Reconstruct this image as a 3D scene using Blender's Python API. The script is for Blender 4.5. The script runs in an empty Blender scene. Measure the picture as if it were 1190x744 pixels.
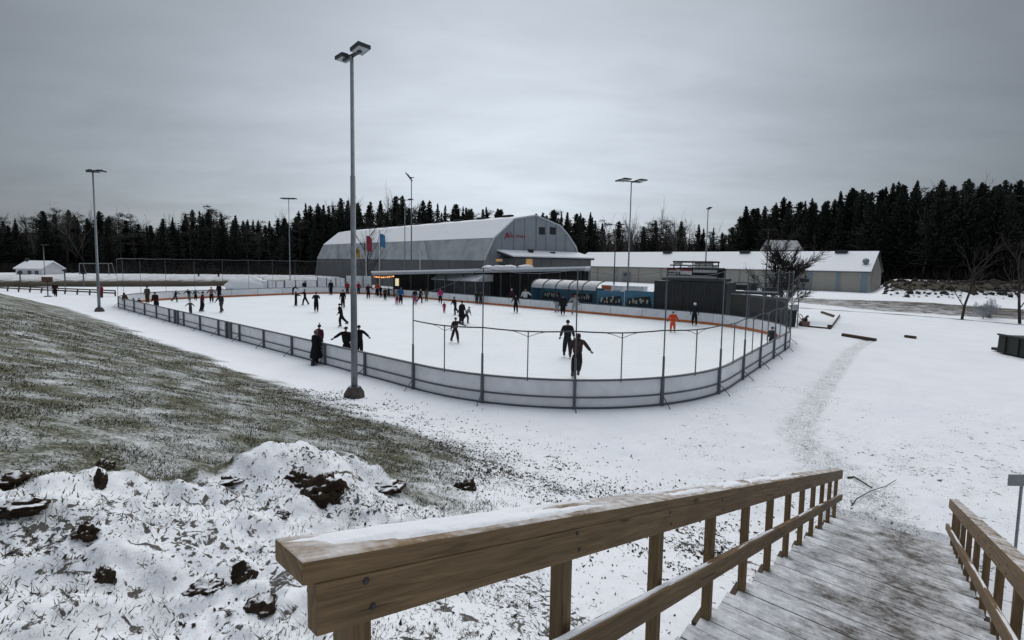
import bpy, bmesh, math, random
import numpy as np
from mathutils import Matrix, Vector
C = bpy.context
SC = C.scene
COL = SC.collection
random.seed(7)
RNG = np.random.default_rng(11)
R = math.radians
PI = math.pi

# ------------------------------------------------------------------ camera
F, PITCH, ROLL, EYE = 557.624, 0.0736099, 0.0166181, 4.90277
PPX, PPY = 595.0, 347.0                      # optical axis in the 1190 x 744 frame
cP, sP, cR, sR = math.cos(PITCH), math.sin(PITCH), math.cos(ROLL), math.sin(ROLL)
def ray(px, py):
    a, b = px - PPX, py - PPY
    x = a*cR + b*sR; y = -a*sR + b*cR
    return np.array([x/F, cP - sP*y/F, -sP - cP*y/F])
def atz(px, py, z=0.0):
    r = ray(px, py); t = (z-EYE)/r[2]
    return np.array([0, 0, EYE]) + r*t
def atd(px, py, D):
    r = ray(px, py); return np.array([0, 0, EYE]) + r*(D/r[1])
def hit(px, py, P, n):
    r = ray(px, py); t = np.dot(np.asarray(P)-np.array([0, 0, EYE]), n)/np.dot(r, n)
    return np.array([0, 0, EYE]) + r*t
def horizon(px):
    return 306.0 + (px-PPX)*0.0166
cam = bpy.data.objects.new('camera', bpy.data.cameras.new('camera')); COL.objects.link(cam)
r0, u0, f0 = Vector((1, 0, 0)), Vector((0, sP, cP)), Vector((0, cP, -sP))
rr = r0*cR + u0*sR; uu = u0*cR - r0*sR
M = Matrix(((rr.x, uu.x, -f0.x, 0), (rr.y, uu.y, -f0.y, 0), (rr.z, uu.z, -f0.z, EYE), (0, 0, 0, 1)))
cam.matrix_world = M
cam.data.sensor_fit = 'HORIZONTAL'; cam.data.sensor_width = 36.0
cam.data.lens = F/1190*36.0
cam.data.shift_y = -(372-PPY)/1190
cam.data.clip_start = 0.05; cam.data.clip_end = 3000
SC.camera = cam

# ------------------------------------------------------------------ rink frame
RCX, RCY, RA = -10.7732, 43.3394, 2.458973
RL, RW, RR = 60.886, 30.0, 8.748
UX = np.array([math.cos(RA), math.sin(RA), 0]); VX = np.array([UX[1], -UX[0], 0])   # along the rink / across it, away from the hill
RC = np.array([RCX, RCY, 0.0])
ZUP = np.array([0, 0, 1.0])
def rk(u, v, z=0.0): return RC + UX*u + VX*v + ZUP*z

# ------------------------------------------------------------------ mesh helper
class MB:
    def __init__(s): s.v = []; s.f = []; s.m = []; s.uv = []
    def add(s, vs, fs, m=0, uv=None):
        o = len(s.v); s.v += [tuple(float(c) for c in p) for p in vs]
        for i, f in enumerate(fs):
            s.f.append([o+j for j in f]); s.m.append(m)
            s.uv.append(uv[i] if uv else None)
    def frame(s, O, ex, ey, ez, a, b, c, m=0):
        O = np.asarray(O, float)
        vs = [O + ex*x + ey*y + ez*z for x in a for y in b for z in c]
        s.add(vs, [(0, 1, 3, 2), (4, 6, 7, 5), (0, 4, 5, 1), (2, 3, 7, 6), (0, 2, 6, 4), (1, 5, 7, 3)], m)
    def box(s, c, size, rz=0, m=0):
        ex = np.array([math.cos(rz), math.sin(rz), 0]); ey = np.array([-ex[1], ex[0], 0])
        a, b, d = [q/2 for q in size]
        s.frame(c, ex, ey, ZUP, (-a, a), (-b, b), (-d, d), m)
    def beam(s, p, q, w, h, up=(0, 0, 1), m=0, off=0.0, plumb=False):
        p = np.asarray(p, float); q = np.asarray(q, float); d = q-p; L = np.linalg.norm(d); d = d/L
        sd = np.cross(d, np.asarray(up, float)); sd /= np.linalg.norm(sd); u = np.cross(sd, d)
        if plumb: u = np.array([0, 0, 1/u[2]])
        vs = [p + d*t*L + sd*a*w/2 + u*b*h/2 for t in (0, 1) for a, b in ((-1, -1), (1, -1), (1, 1), (-1, 1))]
        o = off + random.random()*7
        fs = []; uv = []; acc = 0
        for i in range(4):
            j = (i+1) % 4; wd = w if i % 2 == 0 else h
            fs.append((i, j, 4+j, 4+i)); uv.append([(o, acc), (o, acc+wd), (o+L, acc+wd), (o+L, acc)]); acc += wd+.13
        fs += [(3, 2, 1, 0), (4, 5, 6, 7)]
        uv += [[(o, 0), (o+.01, w), (o+.02, h), (o+.03, 0)]]*2
        s.add(vs, fs, m, uv)
    def tube(s, pts, rad, n=8, m=0, cap=True, flat=1.0):
        pts = [np.asarray(p, float) for p in pts]
        if not hasattr(rad, '__len__'): rad = [rad]*len(pts)
        vs = []
        ref = None
        for i, p in enumerate(pts):
            d = pts[min(i+1, len(pts)-1)]-pts[max(i-1, 0)]; d = d/(np.linalg.norm(d)+1e-12)
            if ref is None: ref = np.array([1., 0, 0]) if abs(d[0]) < .8 else np.array([0, 1., 0])
            a = np.cross(d, ref); a /= np.linalg.norm(a)+1e-12; b = np.cross(d, a); ref = -b if False else np.cross(a, d)
            for k in range(n):
                t = 2*PI*k/n; vs.append(p + (a*math.cos(t) + b*math.sin(t)*flat)*rad[i])
        fs = []
        for i in range(len(pts)-1):
            for k in range(n):
                fs.append((i*n+k, i*n+(k+1) % n, (i+1)*n+(k+1) % n, (i+1)*n+k))
        if cap:
            fs.append(tuple(range(n-1, -1, -1))); fs.append(tuple(range((len(pts)-1)*n, len(pts)*n)))
        s.add(vs, fs, m)
    def prism(s, poly, O, ex, ey, ez, depth, m=0):
        O = np.asarray(O, float); n = len(poly)
        vs = [O + ex*a + ey*b for a, b in poly] + [O + ex*a + ey*b + ez*depth for a, b in poly]
        fs = [tuple(range(n-1, -1, -1)), tuple(range(n, 2*n))] + [(i, (i+1) % n, n+(i+1) % n, n+i) for i in range(n)]
        s.add(vs, fs, m)
    def lathe(s, prof, c=(0, 0, 0), n=12, m=0, sx=1, sy=1):
        vs = []; k = len(prof)
        for i in range(n):
            t = 2*PI*i/n
            for r, z in prof: vs.append((c[0]+r*math.cos(t)*sx, c[1]+r*math.sin(t)*sy, c[2]+z))
        fs = [(i*k+j, ((i+1) % n)*k+j, ((i+1) % n)*k+j+1, i*k+j+1) for i in range(n) for j in range(k-1)]
        s.add(vs, fs, m)
    def lump(s, c, size, seed=0, rough=.25, m=0, sub=2):
        bm = bmesh.new(); bmesh.ops.create_icosphere(bm, subdivisions=sub, radius=1)
        rg = random.Random(seed); ph = [rg.random()*6 for _ in range(6)]
        vs = []
        for v in bm.verts:
            p = v.co
            k = 1 + rough*(math.sin(p.x*3+ph[0])*math.sin(p.y*3.3+ph[1]) + .6*math.sin(p.z*5+ph[2]+p.x*4) + .5*math.sin(p.y*8+ph[3])*math.sin(p.x*7+ph[4])) + rg.uniform(-.12, .12)*rough*2
            vs.append((c[0]+p.x*size[0]*k, c[1]+p.y*size[1]*k, c[2]+p.z*size[2]*k))
        fs = [[v.index for v in f.verts] for f in bm.faces]; bm.free()
        s.add(vs, fs, m)
    def build(s, name, mats, parent=None, smooth=False, origin=None):
        me = bpy.data.meshes.new(name)
        vs = np.array(s.v, float)
        if parent is not None:
            chain = [parent]
            while chain[-1].parent is not None: chain.append(chain[-1].parent)
            for pa in reversed(chain):
                l = np.array(pa.location); rz = pa.rotation_euler.z
                vs = vs-l; c, q = math.cos(-rz), math.sin(-rz)
                vs = np.stack([vs[:, 0]*c-vs[:, 1]*q, vs[:, 0]*q+vs[:, 1]*c, vs[:, 2]], 1)
        elif origin is not None: vs = vs-np.asarray(origin, float)
        me.from_pydata(vs.tolist(), [], s.f)
        if not isinstance(mats, (list, tuple)): mats = [mats]
        for k in mats: me.materials.append(k)
        me.polygons.foreach_set('material_index', s.m)
        if any(q is not None for q in s.uv):
            ul = me.uv_layers.new(name='UVMap').data; i = 0; flat = []
            for f, q in zip(s.f, s.uv):
                for j in range(len(f)): flat += list(q[j]) if q is not None else [0, 0]
            ul.foreach_set('uv', flat)
        if smooth: me.polygons.foreach_set('use_smooth', [True]*len(me.polygons))
        bm = bmesh.new(); bm.from_mesh(me); bmesh.ops.recalc_face_normals(bm, faces=bm.faces); bm.to_mesh(me); bm.free()
        me.update()
        o = bpy.data.objects.new(name, me); COL.objects.link(o)
        if parent is not None: o.parent = parent
        elif origin is not None: o.location = Vector([float(q) for q in origin])
        return o
def tag(o, label=None, cat=None, group=None, kind=None):
    if label: o['label'] = label
    if cat: o['category'] = cat
    if group: o['group'] = group
    if kind: o['kind'] = kind
    return o
def thing(name, loc, label, cat, group=None, rz=0.0):
    o = bpy.data.objects.new(name, None); COL.objects.link(o)
    o.location = Vector([float(q) for q in loc]); o.rotation_euler = (0, 0, rz); o.empty_display_size = .2
    return tag(o, label, cat, group)
def copy_tree(o, parent=None):
    c = o.copy(); COL.objects.link(c)
    if parent is not None: c.parent = parent
    for ch in list(o.children): copy_tree(ch, c)
    return c

# ------------------------------------------------------------------ materials
def nodes(m):
    m.use_nodes = True; nt = m.node_tree; nt.nodes.clear()
    out = nt.nodes.new('ShaderNodeOutputMaterial'); b = nt.nodes.new('ShaderNodeBsdfPrincipled')
    nt.links.new(b.outputs[0], out.inputs[0]); return nt, b, out
def N(nt, t, **kw):
    n = nt.nodes.new(t)
    for k, v in kw.items():
        if k in n.inputs: n.inputs[k].default_value = v
        else: setattr(n, k, v)
    return n
def rgb(c): return (c[0], c[1], c[2], 1)
def mix(nt, fac, a, b):
    n = nt.nodes.new('ShaderNodeMix'); n.data_type = 'RGBA'
    for s, q in ((0, fac), (6, a), (7, b)):
        if hasattr(q, 'is_linked') or isinstance(q, bpy.types.NodeSocket): nt.links.new(q, n.inputs[s])
        else: n.inputs[s].default_value = q if s == 0 else rgb(q)
    return n.outputs[2]
def mth(nt, op, a, b=None, c=None, clamp=False):
    n = nt.nodes.new('ShaderNodeMath'); n.operation = op; n.use_clamp = clamp
    for i, q in enumerate((a, b, c)):
        if q is None: continue
        if isinstance(q, bpy.types.NodeSocket): nt.links.new(q, n.inputs[i])
        else: n.inputs[i].default_value = q
    return n.outputs[0]
def ramp(nt, fac, lo, hi, a=0.0, b=1.0, smooth=False):
    n = nt.nodes.new('ShaderNodeMapRange'); n.clamp = True
    if smooth: n.interpolation_type = 'SMOOTHSTEP'
    nt.links.new(fac, n.inputs[0])
    for i, q in enumerate((lo, hi, a, b)): n.inputs[i+1].default_value = q
    return n.outputs[0]
def noise(nt, scale, detail=3, vec=None, rough=.55, dist=0.0):
    n = nt.nodes.new('ShaderNodeTexNoise'); n.inputs['Scale'].default_value = scale; n.inputs['Detail'].default_value = detail
    n.inputs['Roughness'].default_value = rough; n.inputs['Distortion'].default_value = dist
    if vec is not None: nt.links.new(vec, n.inputs['Vector'])
    return n.outputs[0]
def bump(nt, b, h, strength=.3, dist=.02):
    n = nt.nodes.new('ShaderNodeBump'); n.inputs['Strength'].default_value = strength; n.inputs['Distance'].default_value = dist
    nt.links.new(h, n.inputs['Height']); nt.links.new(n.outputs[0], b.inputs['Normal'])
def mat(name, col, rough=.75, var=.2, scale=4.0, bmp=0.0, bscale=30.0, metal=0.0, spec=.3, rnd=0.0):
    m = bpy.data.materials.new(name); nt, b, out = nodes(m)
    tc = N(nt, 'ShaderNodeTexCoord').outputs['Object']
    f = noise(nt, scale, 4, tc)
    lo = [c*(1-var) for c in col]; hi = [min(1, c*(1+var)) for c in col]
    c = mix(nt, ramp(nt, f, .3, .7), lo, hi)
    if rnd:
        oi = N(nt, 'ShaderNodeObjectInfo').outputs['Random']
        h = N(nt, 'ShaderNodeHueSaturation'); nt.links.new(c, h.inputs['Color'])
        nt.links.new(ramp(nt, oi, 0, 1, 1-rnd, 1+rnd), h.inputs['Value']); c = h.outputs[0]
    nt.links.new(c, b.inputs['Base Color'])
    b.inputs['Roughness'].default_value = rough; b.inputs['Metallic'].default_value = metal
    b.inputs['Specular IOR Level'].default_value = spec
    if bmp: bump(nt, b, noise(nt, bscale, 4, tc), bmp, .02)
    return m
def emit(name, col, s):
    m = bpy.data.materials.new(name); nt, b, out = nodes(m)
    b.inputs['Base Color'].default_value = rgb(col); b.inputs['Emission Color'].default_value = rgb(col); b.inputs['Emission Strength'].default_value = s
    return m

SNOWC = (.80, .82, .85)
def snow_mat(name='snow', dirt=.0):
    m = bpy.data.materials.new(name); nt, b, out = nodes(m)
    tc = N(nt, 'ShaderNodeTexCoord').outputs['Object']
    c = mix(nt, ramp(nt, noise(nt, 1.3, 4, tc), .3, .7), (.74, .76, .80), SNOWC)
    if dirt: c = mix(nt, ramp(nt, noise(nt, 14, 4, tc), .62, .72, 0, dirt), c, (.12, .10, .08))
    nt.links.new(c, b.inputs['Base Color']); b.inputs['Roughness'].default_value = .8
    b.inputs['Specular IOR Level'].default_value = .2
    bump(nt, b, noise(nt, 25, 5, tc), .35, .02)
    return m
SNOW = snow_mat('snow')
def wood_mat(name, c1, c2, snowy=0.0, thin=0.0):
    m = bpy.data.materials.new(name); nt, b, out = nodes(m)
    uv = N(nt, 'ShaderNodeUVMap'); uv.uv_map = 'UVMap'
    mp = N(nt, 'ShaderNodeMapping'); mp.inputs['Scale'].default_value = (1.2, 26, 1); nt.links.new(uv.outputs[0], mp.inputs[0])
    g = noise(nt, 2.2, 6, mp.outputs[0], .65, .8)
    mp2 = N(nt, 'ShaderNodeMapping'); mp2.inputs['Scale'].default_value = (2.2, 7, 1); nt.links.new(uv.outputs[0], mp2.inputs[0])
    vo = N(nt, 'ShaderNodeTexVoronoi'); vo.inputs['Scale'].default_value = 1.0; nt.links.new(mp2.outputs[0], vo.inputs['Vector'])
    knot = ramp(nt, mth(nt, 'ADD', vo.outputs['Distance'], mth(nt, 'MULTIPLY', noise(nt, 9, 3, uv.outputs[0]), .08)), .085, .20, 1, 0)
    mp3 = N(nt, 'ShaderNodeMapping'); mp3.inputs['Scale'].default_value = (.35, 16, 1); nt.links.new(uv.outputs[0], mp3.inputs[0])
    crack = ramp(nt, noise(nt, 1.9, 3, mp3.outputs[0], .55, .3), .655, .672, 0, 1)
    big = noise(nt, .8, 3, uv.outputs[0])
    c = mix(nt, ramp(nt, g, .36, .64), c1, c2)
    mpf = N(nt, 'ShaderNodeMapping'); mpf.inputs['Scale'].default_value = (3.5, 150, 1); nt.links.new(uv.outputs[0], mpf.inputs[0])
    c = mix(nt, ramp(nt, noise(nt, 1.5, 3, mpf.outputs[0], .6), .52, .7, 0, .5), c, tuple(q*.55 for q in c1))
    c = mix(nt, ramp(nt, big, .35, .7, 0, .45), c, tuple(q*.62 for q in c1))
    c = mix(nt, mth(nt, 'MULTIPLY', knot, .8), c, (.022, .014, .009))
    c = mix(nt, mth(nt, 'MULTIPLY', crack, .75), c, (.016, .011, .008))
    rough = .7
    h = mth(nt, 'SUBTRACT', g, mth(nt, 'MULTIPLY', crack, .8))
    if snowy:
        ob = N(nt, 'ShaderNodeTexCoord').outputs['Object']
        sx = N(nt, 'ShaderNodeSeparateXYZ'); nt.links.new(uv.outputs[0], sx.inputs[0])
        gn = N(nt, 'ShaderNodeNewGeometry'); sn = N(nt, 'ShaderNodeSeparateXYZ'); nt.links.new(gn.outputs['Normal'], sn.inputs[0])
        att = N(nt, 'ShaderNodeAttribute'); att.attribute_name = 'wear'
        mps = N(nt, 'ShaderNodeMapping'); mps.inputs['Scale'].default_value = (5, 22, 1); nt.links.new(uv.outputs[0], mps.inputs[0])
        n1 = noise(nt, 2.6, 6, ob, .7); n2 = mth(nt, 'ADD', mth(nt, 'MULTIPLY', noise(nt, 19, 4, ob, .65), .35), mth(nt, 'MULTIPLY', noise(nt, 1.2, 4, mps.outputs[0], .65), .65))
        s = mth(nt, 'ADD', mth(nt, 'MULTIPLY', n1, .9), mth(nt, 'MULTIPLY', n2, .7))
        s = mth(nt, 'SUBTRACT', s, att.outputs['Fac'])
        s = ramp(nt, mth(nt, 'SUBTRACT', s, thin), .44, .82)
        s = mth(nt, 'MULTIPLY', s, ramp(nt, sn.outputs[2], .6, .9))
        c = mix(nt, s, c, (.76, .78, .81))
        h = mth(nt, 'ADD', h, mth(nt, 'MULTIPLY', s, 1.2))
    nt.links.new(c, b.inputs['Base Color']); b.inputs['Roughness'].default_value = rough; b.inputs['Specular IOR Level'].default_value = .25
    bump(nt, b, h, .35, .006)
    return m
WOOD = wood_mat('treated_pine', (.130, .083, .041), (.255, .172, .092))
WOODFROST = wood_mat('frosted_pine', (.130, .083, .041), (.255, .172, .092), 1.0, .24)
WOODDARK = wood_mat('weathered_pine', (.055, .036, .024), (.10, .068, .045))
STEPW = wood_mat('stair_planks', (.060, .052, .047), (.125, .108, .096), snowy=1.0)
GALV = mat('galvanised_steel', (.20, .22, .24), .5, .15, 6, metal=.35)
DGALV = mat('grey_painted_steel', (.10, .115, .13), .55, .15, 6)
DARKMETAL = mat('dark_metal', (.035, .038, .042), .5, .2)
BLACK = mat('black_panel', (.014, .015, .017), .6, .25, 1.5)
WHITEB = mat('white_board', (.72, .74, .77), .45, .10, 1.6, rnd=.05)
ORANGE = mat('orange_strip', (.55, .17, .045), .5, .15, .8)
CONC = mat('concrete', (.075, .062, .056), .9, .35, 5, .5, 20)
BARK = mat('bark', (.035, .028, .024), .9, .3, 4, rnd=.3)
PALEBARK = mat('pale_bark', (.11, .10, .095), .9, .3, 4, rnd=.3)
NEEDLE = mat('needles', (.020, .026, .019), .85, .5, .5, rnd=.45)
PINEN = mat('pine_needles', (.026, .032, .024), .85, .5, .5, rnd=.35)
CLOD = None
def clod_mat():
    m = bpy.data.materials.new('soil_with_snow'); nt, b, out = nodes(m)
    tc = N(nt, 'ShaderNodeTexCoord').outputs['Object']
    gn = N(nt, 'ShaderNodeNewGeometry'); sn = N(nt, 'ShaderNodeSeparateXYZ'); nt.links.new(gn.outputs['Normal'], sn.inputs[0])
    k = mth(nt, 'ADD', sn.outputs[2], mth(nt, 'MULTIPLY', noise(nt, 11, 4, tc), .8))
    c = mix(nt, ramp(nt, noise(nt, 9, 4, tc), .3, .7), (.014, .010, .008), (.060, .043, .029))
    c = mix(nt, ramp(nt, k, 1.24, 1.42), c, (.74, .76, .8))
    nt.links.new(c, b.inputs['Base Color']); b.inputs['Roughness'].default_value = .95; b.inputs['Specular IOR Level'].default_value = .1
    bump(nt, b, noise(nt, 20, 5, tc), .8, .03)
    return m
CLOD = clod_mat()
def ribbed(name, col, scale, amt=.25, horiz=False):
    m = bpy.data.materials.new(name); nt, b, out = nodes(m)
    tc = N(nt, 'ShaderNodeTexCoord').outputs['Object']
    sx = N(nt, 'ShaderNodeSeparateXYZ'); nt.links.new(tc, sx.inputs[0])
    d = mth(nt, 'ADD', sx.outputs[0], mth(nt, 'MULTIPLY', sx.outputs[1], .35)) if not horiz else sx.outputs[2]
    w = mth(nt, 'FRACT', mth(nt, 'MULTIPLY', d, scale))
    w = ramp(nt, w, .0, .12)
    c = mix(nt, ramp(nt, noise(nt, .5, 4, tc), .3, .7), tuple(q*(1-amt) for q in col), tuple(q*(1+amt*.6) for q in col))
    c = mix(nt, w, tuple(q*.6 for q in col), c)
    nt.links.new(c, b.inputs['Base Color']); b.inputs['Roughness'].default_value = .55; b.inputs['Specular IOR Level'].default_value = .3
    bump(nt, b, w, .3, .03)
    return m
def net_mat(name, cell, thread, col):
    m = bpy.data.materials.new(name); nt, b, out = nodes(m)
    uv = N(nt, 'ShaderNodeUVMap'); uv.uv_map = 'UVMap'
    sx = N(nt, 'ShaderNodeSeparateXYZ'); nt.links.new(uv.outputs[0], sx.inputs[0])
    a = mth(nt, 'LESS_THAN', mth(nt, 'FRACT', mth(nt, 'DIVIDE', sx.outputs[0], cell)), thread/cell)
    c = mth(nt, 'LESS_THAN', mth(nt, 'FRACT', mth(nt, 'DIVIDE', sx.outputs[1], cell)), thread/cell)
    k = mth(nt, 'MAXIMUM', a, c)
    tr = N(nt, 'ShaderNodeBsdfTransparent'); mx = N(nt, 'ShaderNodeMixShader')
    b.inputs['Base Color'].default_value = rgb(col); b.inputs['Roughness'].default_value = .6
    nt.links.new(k, mx.inputs[0]); nt.links.new(tr.outputs[0], mx.inputs[1]); nt.links.new(b.outputs[0], mx.inputs[2])
    nt.links.new(mx.outputs[0], out.inputs[0])
    return m
NET = net_mat('netting', .045, .0011, (.12, .13, .14))
MESHF = net_mat('wire_mesh', .05, .0013, (.25, .26, .27))

# ------------------------------------------------------------------ noise and terrain
def vn(x, y, seed=0):
    xi = np.floor(x).astype(np.int64); yi = np.floor(y).astype(np.int64); fx = x-xi; fy = y-yi
    def h(a, b):
        q = (a*374761393 + b*668265263 + seed*1442695041) & 0xffffffff
        q = ((q ^ (q >> 13))*1274126177) & 0xffffffff; q = q ^ (q >> 16)
        return (q & 0xffff)/65535.0
    fx = fx*fx*(3-2*fx); fy = fy*fy*(3-2*fy)
    return (h(xi, yi)*(1-fx)+h(xi+1, yi)*fx)*(1-fy) + (h(xi, yi+1)*(1-fx)+h(xi+1, yi+1)*fx)*fy
def fbm(x, y, o=4, seed=0):
    s = 0; a = 1; t = 0
    for k in range(o):
        s = s+a*vn(x*2**k+k*17.3, y*2**k-k*9.1, seed+k); t += a; a *= .5
    return s/t
def sst(a, b, x):
    t = np.clip((x-a)/(b-a), 0, 1); return t*t*(3-2*t)
RIDGE = np.array([(-5.6, 2.6), (-4.5, 3.0), (-3.75, 3.35), (-3.45, 3.9), (-2.95, 4.1), (-2.85, 5.0), (-2.65, 5.75), (-2.0, 5.75), (-1.35, 5.55), (-.7, 5.35), (-.15, 5.0), (.35, 4.4)])
RIDGEH = np.array([.05, .18, .22, .30, .24, .38, .46, .42, .34, .26, .14, .0])
def polydist(x, y, P, val):
    best = np.full(x.shape, 1e9); sg = np.zeros(x.shape); vv = np.zeros(x.shape)
    for (a, b, va, vb) in zip(P[:-1], P[1:], val[:-1], val[1:]):
        d = b-a; L = np.dot(d, d)
        t = np.clip(((x-a[0])*d[0]+(y-a[1])*d[1])/L, 0, 1)
        qx = x-a[0]-t*d[0]; qy = y-a[1]-t*d[1]; dd = np.hypot(qx, qy)
        s = d[0]*(y-a[1])-d[1]*(x-a[0])
        k = dd < best
        best = np.where(k, dd, best); sg = np.where(k, np.sign(s), sg); vv = np.where(k, va+(vb-va)*t, vv)
    return best, sg, vv
def rinkd(x, y):
    dx = x-RCX; dy = y-RCY
    u = dx*UX[0]+dy*UX[1]; v = dx*VX[0]+dy*VX[1]
    qx = np.abs(u)-(RL/2-RR); qy = np.abs(v)-(RW/2-RR)
    return np.hypot(np.maximum(qx, 0), np.maximum(qy, 0)) + np.minimum(np.maximum(qx, qy), 0)-RR
FEDGE = [(-1000, 128), (-60, 138), (200, 150), (370, 162), (600, 172), (690, 185), (850, 182), (930, 150), (1030, 126), (1100, 114), (1250, 104), (3000, 95)]
FAZ = np.array([math.atan2((p-PPX)/F, 1) for p, d in FEDGE]); FD = np.array([d for p, d in FEDGE])
def stairz(s): return 3.2024-.306*s
SA = np.array([-.3947, 1.1351, 3.2024]); SD = np.array([.6145, .7178, -.2891])
SE = np.array([.6503, .7597, 0]); SN = np.array([.7597, -.6503, 0])
def slope_s(x, y):
    V = x*VX[0]+y*VX[1]; u = (x-RCX)*UX[0]+(y-RCY)*UX[1]
    vf = 9.3-3.4*sst(16, 52, u)
    return V, u, vf
def H(x, y):
    x = np.asarray(x, float); y = np.asarray(y, float)
    V, u, vf = slope_s(x, y)
    z = np.where(V > 0, 3.22*(1-V/vf), 3.22-.16*V)
    z = np.minimum(z, 4.2+0*z)
    w = .22
    z = w*np.logaddexp(0, (z-.1)/w)
    far = sst(0, 30, np.hypot(x, y)-12)
    z = z + (fbm(x*.35, y*.35, 3, 5)-.5)*.22*sst(.15, .8, z) - .08 + (fbm(x*.12, y*.12, 3, 8)-.5)*.12
    z = z-.17*sst(-30.5, -34, u)*sst(8.5, 10.5, V)*(1-sst(30, 50, y))
    # mound beside the stairs
    d, s, hh = polydist(x, y, RIDGE, RIDGEH)
    away = s > 0
    g = np.where(away, np.exp(-(d/.42)**2), np.exp(-(d/1.7)**2))
    z = z + hh*g
    m = np.where(away, 1-sst(.25, .8, d), 1-sst(1.6, 3.2, d))*sst(.0, .12, hh)
    lum = fbm(x*1.5+3, y*1.5, 4, 21)
    z = z + m*((lum-.5)*.52 + (np.abs(fbm(x*3.6, y*3.6, 4, 33)-.5))*.26 - .03)
    # fine relief everywhere near
    near = 1-sst(14, 44, np.hypot(x, y))
    z = z + near*((fbm(x*2.3, y*2.3, 3, 40)-.5)*.07 + (fbm(x*9, y*9, 2, 44)-.5)*.018)
    # footprints trodden into the flat at the stair foot
    tr = trod(x, y)
    z = z - tr*np.clip(fbm(x*3.1, y*3.1, 2, 50)-.45, 0, 1)*.22
    # rink pit
    rd = rinkd(x, y)
    k = sst(3.0, .3, rd) if False else 1-sst(.3, 3.0, rd)
    z = z*(1-k)+k*np.clip(z*.4+.015, -.02, .045)
    z = np.where(rd < -.25, -.16, z)
    # keep the ground below the stairs
    s_ = (x-SA[0])*SE[0]+(y-SA[1])*SE[1]; l_ = (x-SA[0])*SN[0]+(y-SA[1])*SN[1]
    und = (l_ > -.25) & (l_ < 1.95) & (s_ > -4) & (s_ < 11.6)
    z = np.where(und, np.minimum(z, stairz(np.maximum(s_, -.4))-.22), z)
    # far rises
    az = np.arctan2(x, y); r = np.hypot(x, y)
    fe = np.interp(az, FAZ, FD)
    rr_ = y/np.maximum(np.cos(0), .2)
    z = z + np.clip(y-fe+6, 0, 400)*.075*(np.abs(az) < 1.4)
    # rubble bank, right of the long shed
    k = sst(.75, .80, np.where(y > 1, x/np.maximum(y, 1), 0))*sst(84, 97, y)*(1-sst(150, 220, y))
    z = z + k*2.6
    return z
def gz(x, y): return float(H(np.array([x]), np.array([y]))[0])
PATHP = np.array([atz(p, q, -.1)[:2] for p, q in ((1040, 620), (990, 560), (925, 500), (955, 450), (990, 405), (1010, 393))])
def trod(x, y):
    d, s, w = polydist(x, y, PATHP, np.array([.8, 1.1, .6, .5, .5, .5]))
    return (1-sst(.5, 1.3, d/np.maximum(w, .1)))
def masks(x, y):
    V, u, vf = slope_s(x, y)
    r = np.hypot(x, y)
    d, s, hh = polydist(x, y, RIDGE, RIDGEH)
    away = s > 0
    mound = np.where(away, 1-sst(.05, .3, d), 1.0)*((x < 1.2) | ~away)
    n = fbm(x*.6, y*.6, 3, 60)
    g = (1-sst(-1.9, .25, V-vf+(n-.5)*1.6))
    g = g*(V > -3)
    right = sst(-2.0, .8, x+(n-.5)*1.6)                   # fades out towards the stairs
    g = g*(1-right)
    side = sst(-.2, .5, (x-RIDGE[-1][0]))          # right of the mound only litter
    behind = (~away) & (u < 60)
    g = np.where(behind & (r < 7.5), g*.14, g)
    g = np.where(away, g*sst(.02, .28, d+.12), g)
    t = trod(x, y)
    # brown turf: far bank by the shed
    b = np.zeros_like(x)
    a0 = atz(930, 341, -.1); q = polydist(x, y, np.array([atz(935, 349, -.1)[:2], atz(1050, 356, -.1)[:2], atz(1210, 367, -.1)[:2]]), np.array([9., 17., 13.]))
    b = np.maximum(b, (1-sst(.62, 1.08, q[0]/q[2]))*(.55+.10*sst(45, 75, x)))
    q2 = polydist(x, y, np.array([atz(930, 358, -.1)[:2], atz(1050, 366, -.1)[:2], atz(1210, 379, -.1)[:2]]), np.array([.5, .5, .5]))
    b = np.maximum(b, (1-sst(.5, 2.0, q2[0]/q2[2]))*.66)
    az = np.arctan2(x, y); fe = np.interp(az, FAZ, FD)
    forest = sst(-14, 2, y-fe)
    b = np.maximum(b, forest)
    k = sst(.765, .80, np.where(y > 1, x/np.maximum(y, 1), 0))*sst(86, 92, y)*(1-sst(100, 106, y))
    b = np.maximum(b, k*.75)
    return np.clip(g, 0, 1), np.clip(t, 0, 1), np.clip(b, 0, 1)

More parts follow.
